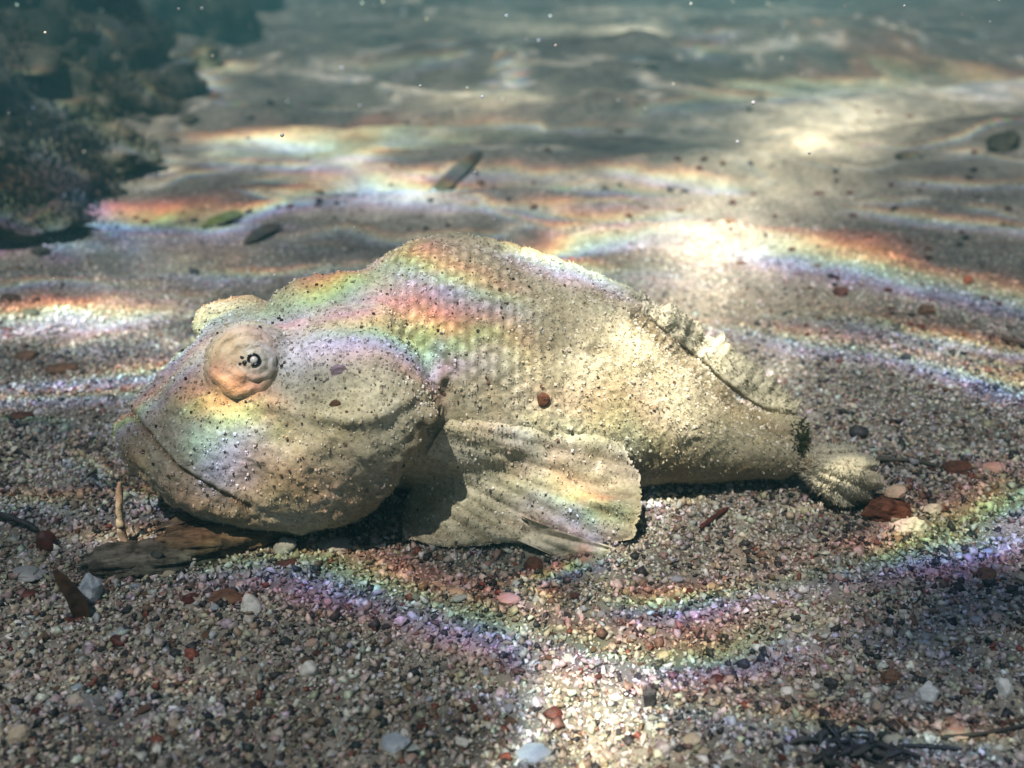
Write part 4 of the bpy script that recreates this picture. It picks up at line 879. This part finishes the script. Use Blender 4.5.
# broad painted light and shade first (negative colours darken some places)
for a in [(722, 236, 56, 30, (2.2, 2.0, 1.7)), (696, 285, 62, 40, (.95, .88, .74)), (760, 200, 90, 26, (.5, .46, .38)), (612, 722, 50, 60, (2.1, 1.9, 1.5)), (640, 655, 60, 30, (.35, .32, .3)),
          (860, 116, 90, 22, (1.1, 1.05, .85)), (960, 94, 110, 12, (1.0, .95, .75)), (800, 150, 60, 18, (1.0, .93, .72)), (745, 185, 60, 18, (.7, .65, .5)), (830, 132, 40, 14, (.7, .65, .5)), (500, 100, 60, 7, (1.0, .95, .7)), (640, 44, 30, 7, (1.4, 1.4, 1.2)),
          (560, 32, 90, 5, (.5, .5, .4)), (700, 14, 160, 3, (.4, .4, .35)), (620, 180, 70, 8, (.5, .45, .35)), (60, 325, 60, 12, (.8, .75, .7)), (150, 340, 60, 12, (.35, .32, .28)),
          (632, 368, 54, 74, (1.5, 1.38, 1.08)), (700, 440, 80, 40, (.35, .32, .25)), (560, 330, 60, 50, (.22, .21, .17)), (560, 470, 70, 40, (.40, .38, .34)), (470, 480, 30, 26, (.15, .17, .2)), (300, 430, 90, 60, (.22, .21, .16)),
          (240, 330, 40, 20, (.28, .27, .2)), (22, 334, 44, 8, (.5, .58, .85)), (45, 392, 60, 5, (.25, .35, .7)), (250, 358, 26, 22, (.30, .32, .32)), (234, 405, 24, 11, (.95, .72, .15)), (222, 432, 34, 12, (.20, .75, .85)), (229, 455, 30, 14, (.10, .38, 1.7)), (330, 340, 50, 18, (.16, .22, .50)), (112, 229, 26, 7, (.05, .35, 1.5)), (60, 250, 40, 6, (.15, .35, .8)), (718, 352, 76, 46, (.72, .69, .56)), (838, 474, 40, 26, (.55, .50, .38)), (520, 380, 110, 80, (.36, .34, .28)), (300, 440, 120, 80, (.26, .25, .19)), (690, 410, 90, 60, (.50, .46, .36)), (905, 528, 22, 14, (.25, .24, .2)), (440, 270, 60, 24, (.35, .30, .22)), (130, 545, 40, 12, (.5, .32, .18)), (860, 300, 130, 30, (.15, .13, .1)), (780, 600, 120, 40, (.12, .1, .08)),
          (250, 140, 60, 8, (.5, .48, .46)), (90, 75, 20, 26, (.3, .28, .25)), (150, 120, 24, 14, (.35, .32, .28)), (220, 70, 24, 6, (.4, .38, .3)),
          (950, 610, 120, 95, (-.19, -.17, -.12)), (880, 735, 130, 45, (-.17, -.15, -.12)), (30, 285, 60, 16, (-.12, -.12, -.1)), (90, 690, 150, 70, (-.04, -.04, -.03)), (60, 440, 70, 40, (-.08, -.07, -.06)), (300, 240, 70, 14, (-.07, -.07, -.06))]:
    paint_light_patch(*a)
GROUND_LIGHT_BANDS = [
    ([(752, 240, .9), (800, 250, 1.1), (860, 262, .9), (930, 278, .6), (1030, 302, .45)], 20, .95),
    ([(780, 318, .3), (880, 332, .4), (960, 358, .5), (1030, 385, .5)], 20, .35),
    ([(540, 262, .8), (570, 254, 1.2), (610, 240, .9), (660, 230, .6), (700, 226, .3)], 13, .95),
    ([(600, 275, .4), (660, 262, .8), (700, 255, .6)], 12, .5),
    ([(620, 172, .6), (670, 180, 1.), (720, 190, .8)], 8, .9),
    ([(470, 170, .4), (540, 174, .7), (600, 172, .6), (640, 178, .5)], 9, .65),
    ([(372, 180, .7), (400, 190, 1.), (428, 200, .8)], 11, 1.0), ([(360, 165, .4), (400, 172, .8), (440, 176, .5)], 8, .7),
    ([(200, 228, .6), (245, 213, .9), (300, 200, .9), (350, 187, .7), (385, 178, .4)], 9, .75),
    ([(20, 318, .8), (70, 312, 1.1), (118, 318, .7)], 16, .95), ([(90, 326, .4), (150, 322, .8), (195, 326, .6)], 14, .6), ([(-10, 345, .7), (60, 347, .6), (120, 345, .5)], 14, .45),
    ([(-10, 388, .5), (50, 385, .6), (110, 378, .9), (152, 372, .9)], 10, .8),
    ([(170, 268, .4), (230, 277, .8), (290, 276, .7), (330, 270, .4)], 9, .55),
    ([(240, 352 - 210, .6), (300, 148, .7), (350, 160, .5)], 6, .5),
    ([(700, 575, .5), (760, 568, .6), (820, 552, .3)], 13, .4),
    ([(640, 700, .3), (720, 725, .4), (800, 738, .6), (900, 748, .8), (1030, 756, .9)], 20, .5),
    ([(-10, 505, .5), (60, 510, .7), (120, 520, .5)], 14, .45), ([(60, 545, .5), (115, 543, 1.), (165, 540, .8)], 8, .55), ([(120, 502, .6), (132, 506, .6)], 12, .5), ([(20, 85, .7), (65, 110, .9), (150, 155, .7), (185, 162, .4)], 8, .6), ([(-10, 130, .5), (40, 150, .7), (90, 180, .6)], 7, .5), ([(72, 30, .6), (110, 60, .9), (165, 105, .7)], 8, .7), ([(125, 25, .6), (180, 58, .9), (240, 78, .7)], 7, .7),
    ([(138, 158, .5), (200, 162, .6), (300, 168, .6)], 5, .6), ([(325, 148, .6), (350, 156, .9)], 6, .8), ([(335, 163, .4), (370, 178, .8), (405, 196, 1.1)], 8, .7), ([(210, 145, .6), (255, 139, .9), (295, 144, .6)], 6, .7),
    ([(-10, 402, .6), (60, 400, .7), (130, 397, .8)], 8, .5), ([(-10, 360, .5), (50, 352, .6), (100, 340, .5)], 7, .5), ([(120, 300, .4), (170, 300, .6), (210, 308, .5)], 7, .45), ([(-10, 290, .4), (60, 282, .6), (140, 290, .5)], 7, .4),
    ([(730, 328, .6), (800, 342, .7), (880, 352, .5), (960, 372, .6), (1030, 392, .8)], 11, .5), ([(850, 318, .4), (930, 338, .7), (1030, 352, .6)], 9, .45), ([(860, 212, .4), (940, 222, .6), (1030, 230, .5)], 6, .5), ([(900, 180, .4), (960, 184, .6), (1030, 182, .6)], 5, .5),
    ([(540, 208, .4), (600, 203, .6), (660, 204, .5)], 7, .5), ([(560, 230, .5), (620, 222, .8), (668, 214, .6)], 8, .6), ([(560, 190, .4), (620, 192, .6)], 5, .5), ([(440, 205, .4), (500, 208, .6), (560, 218, .5)], 6, .45),
    ([(430, 128, .4), (520, 124, .6), (620, 130, .5)], 4, .5), ([(640, 112, .4), (720, 102, .7), (850, 92, .9), (1030, 84, .7)], 7, .3), ([(440, 78, .5), (520, 62, .7), (570, 40, .6)], 5, .6), ([(420, 66, .4), (480, 52, .5), (540, 44, .4)], 4, .5), ([(700, 52, .5), (780, 34, .6), (900, 18, .5)], 4, .5),
    ([(470, 690, .4), (540, 700, .5), (600, 690, .4)], 14, .35), ([(930, 560, .3), (980, 545, .5), (1030, 530, .5)], 10, .4), ([(700, 690, .4), (740, 700, .5)], 12, .3), ([(10, 700, .3), (100, 690, .4), (180, 705, .3)], 18, .25),
    ]
FISH_LIGHT_BANDS = [
    ([(225, 568, .5), (300, 568, .7), (365, 582, .9), (440, 608, .9), (520, 638, .9), (590, 658, .8), (660, 668, .6), (740, 652, .4), (800, 630, .1)], 27, .66),
    ([(640, 612, .8), (690, 606, 1.3), (740, 595, .9), (800, 582, .7), (870, 560, .45), (950, 530, .5), (1030, 492, .6)], 18, .72),
    ([(80, 226, .5), (112, 227, 1.1), (142, 229, .5)], 9, .90), ([(-10, 208, .6), (30, 226, .7), (70, 246, .8), (110, 258, .4)], 15, .62),
    ([(760, 248, .5), (830, 262, .8), (900, 276, .6)], 16, .28),
    # across the fish
    ([(225, 318, .2), (270, 312, .5), (310, 306, .9), (350, 292, 1.0), (385, 282, .5)], 26, .70), ([(285, 338, .3), (325, 334, .7), (360, 335, .4)], 20, .40),
    ([(355, 330, .5), (395, 338, .9), (440, 352, 1.2), (475, 364, .5)], 24, .66),
    ([(380, 262, .5), (420, 276, .9), (455, 288, .8), (490, 300, .4)], 22, .48),
    ([(200, 424, .3), (228, 430, 1.25), (256, 430, .6)], 36, 1.0),
    ([(500, 440, .5), (550, 446, .8), (600, 448, 1.), (635, 455, .6)], 28, .55),
    ([(535, 505, .6), (575, 522, .9), (620, 530, .8)], 17, .65),
    ([(430, 470, .3), (480, 480, .5)], 22, .3),
    ]
for pts, half, power in GROUND_LIGHT_BANDS + FISH_LIGHT_BANDS:
    paint_light_band(pts, half, power, vivid=(pts, half, power) in FISH_LIGHT_BANDS)
wz = HW + fbm(UX * 3.5, UY * 5, 1.0, 3) * .010
wme = mesh_np("water_gobo", np.stack([UX, UY, wz], -1).reshape(-1, 3), grid_faces(*SH))
Tm = T.mean(-1, keepdims=True); T = Tm + .80 * (T - Tm)
attr_color(wme, "painted_caustics", np.clip(T, .02, 3).reshape(-1, 3))  # painted light patches and rainbow bands become the sheet's filter colour
m = M("water_gobo"); n_ = m.n
tr = n_.new("ShaderNodeBsdfTransparent"); gl = n_.new("ShaderNodeBsdfGlossy"); gl.inputs["Roughness"].default_value = .08
fr = n_.new("ShaderNodeFresnel"); fr.inputs["IOR"].default_value = 1.33; mx = n_.new("ShaderNodeMixShader")
m.ln(m.attr("painted_caustics"), tr.inputs[0]); m.ln(m.math('MULTIPLY', fr.outputs[0], .5), mx.inputs[0]); m.ln(tr.outputs[0], mx.inputs[1]); m.ln(gl.outputs[0], mx.inputs[2]); m.ln(mx.outputs[0], m.out.inputs["Surface"])
tag(link("water_gobo", wme, m.m), kind="structure")  # out-of-view sheet added to cast the painted caustics onto fish and sand

# ------------------------------------------------------------------ the water's own haze
hz = bmesh.new(); bmesh.ops.create_cube(hz, size=1.0); hme = bpy.data.meshes.new("haze"); hz.to_mesh(hme); hz.free()
mh = bpy.data.materials.new("haze"); mh.use_nodes = True; nt = mh.node_tree; nt.nodes.remove(nt.nodes["Principled BSDF"])
pv = nt.nodes.new("ShaderNodeVolumePrincipled"); pv.inputs["Color"].default_value = (.24, .71, .81, 1); pv.inputs["Density"].default_value = .125; pv.inputs["Anisotropy"].default_value = .2
nt.links.new(pv.outputs[0], nt.nodes["Material Output"].inputs["Volume"])
ho = link("haze", hme, mh); zt, zb = HW - .03, -1.6; ho.scale = (2 * EXT + 14, EXT + 26, zt - zb); ho.location = (0, (EXT - 6) / 2, (zt + zb) / 2); tag(ho, kind="stuff")
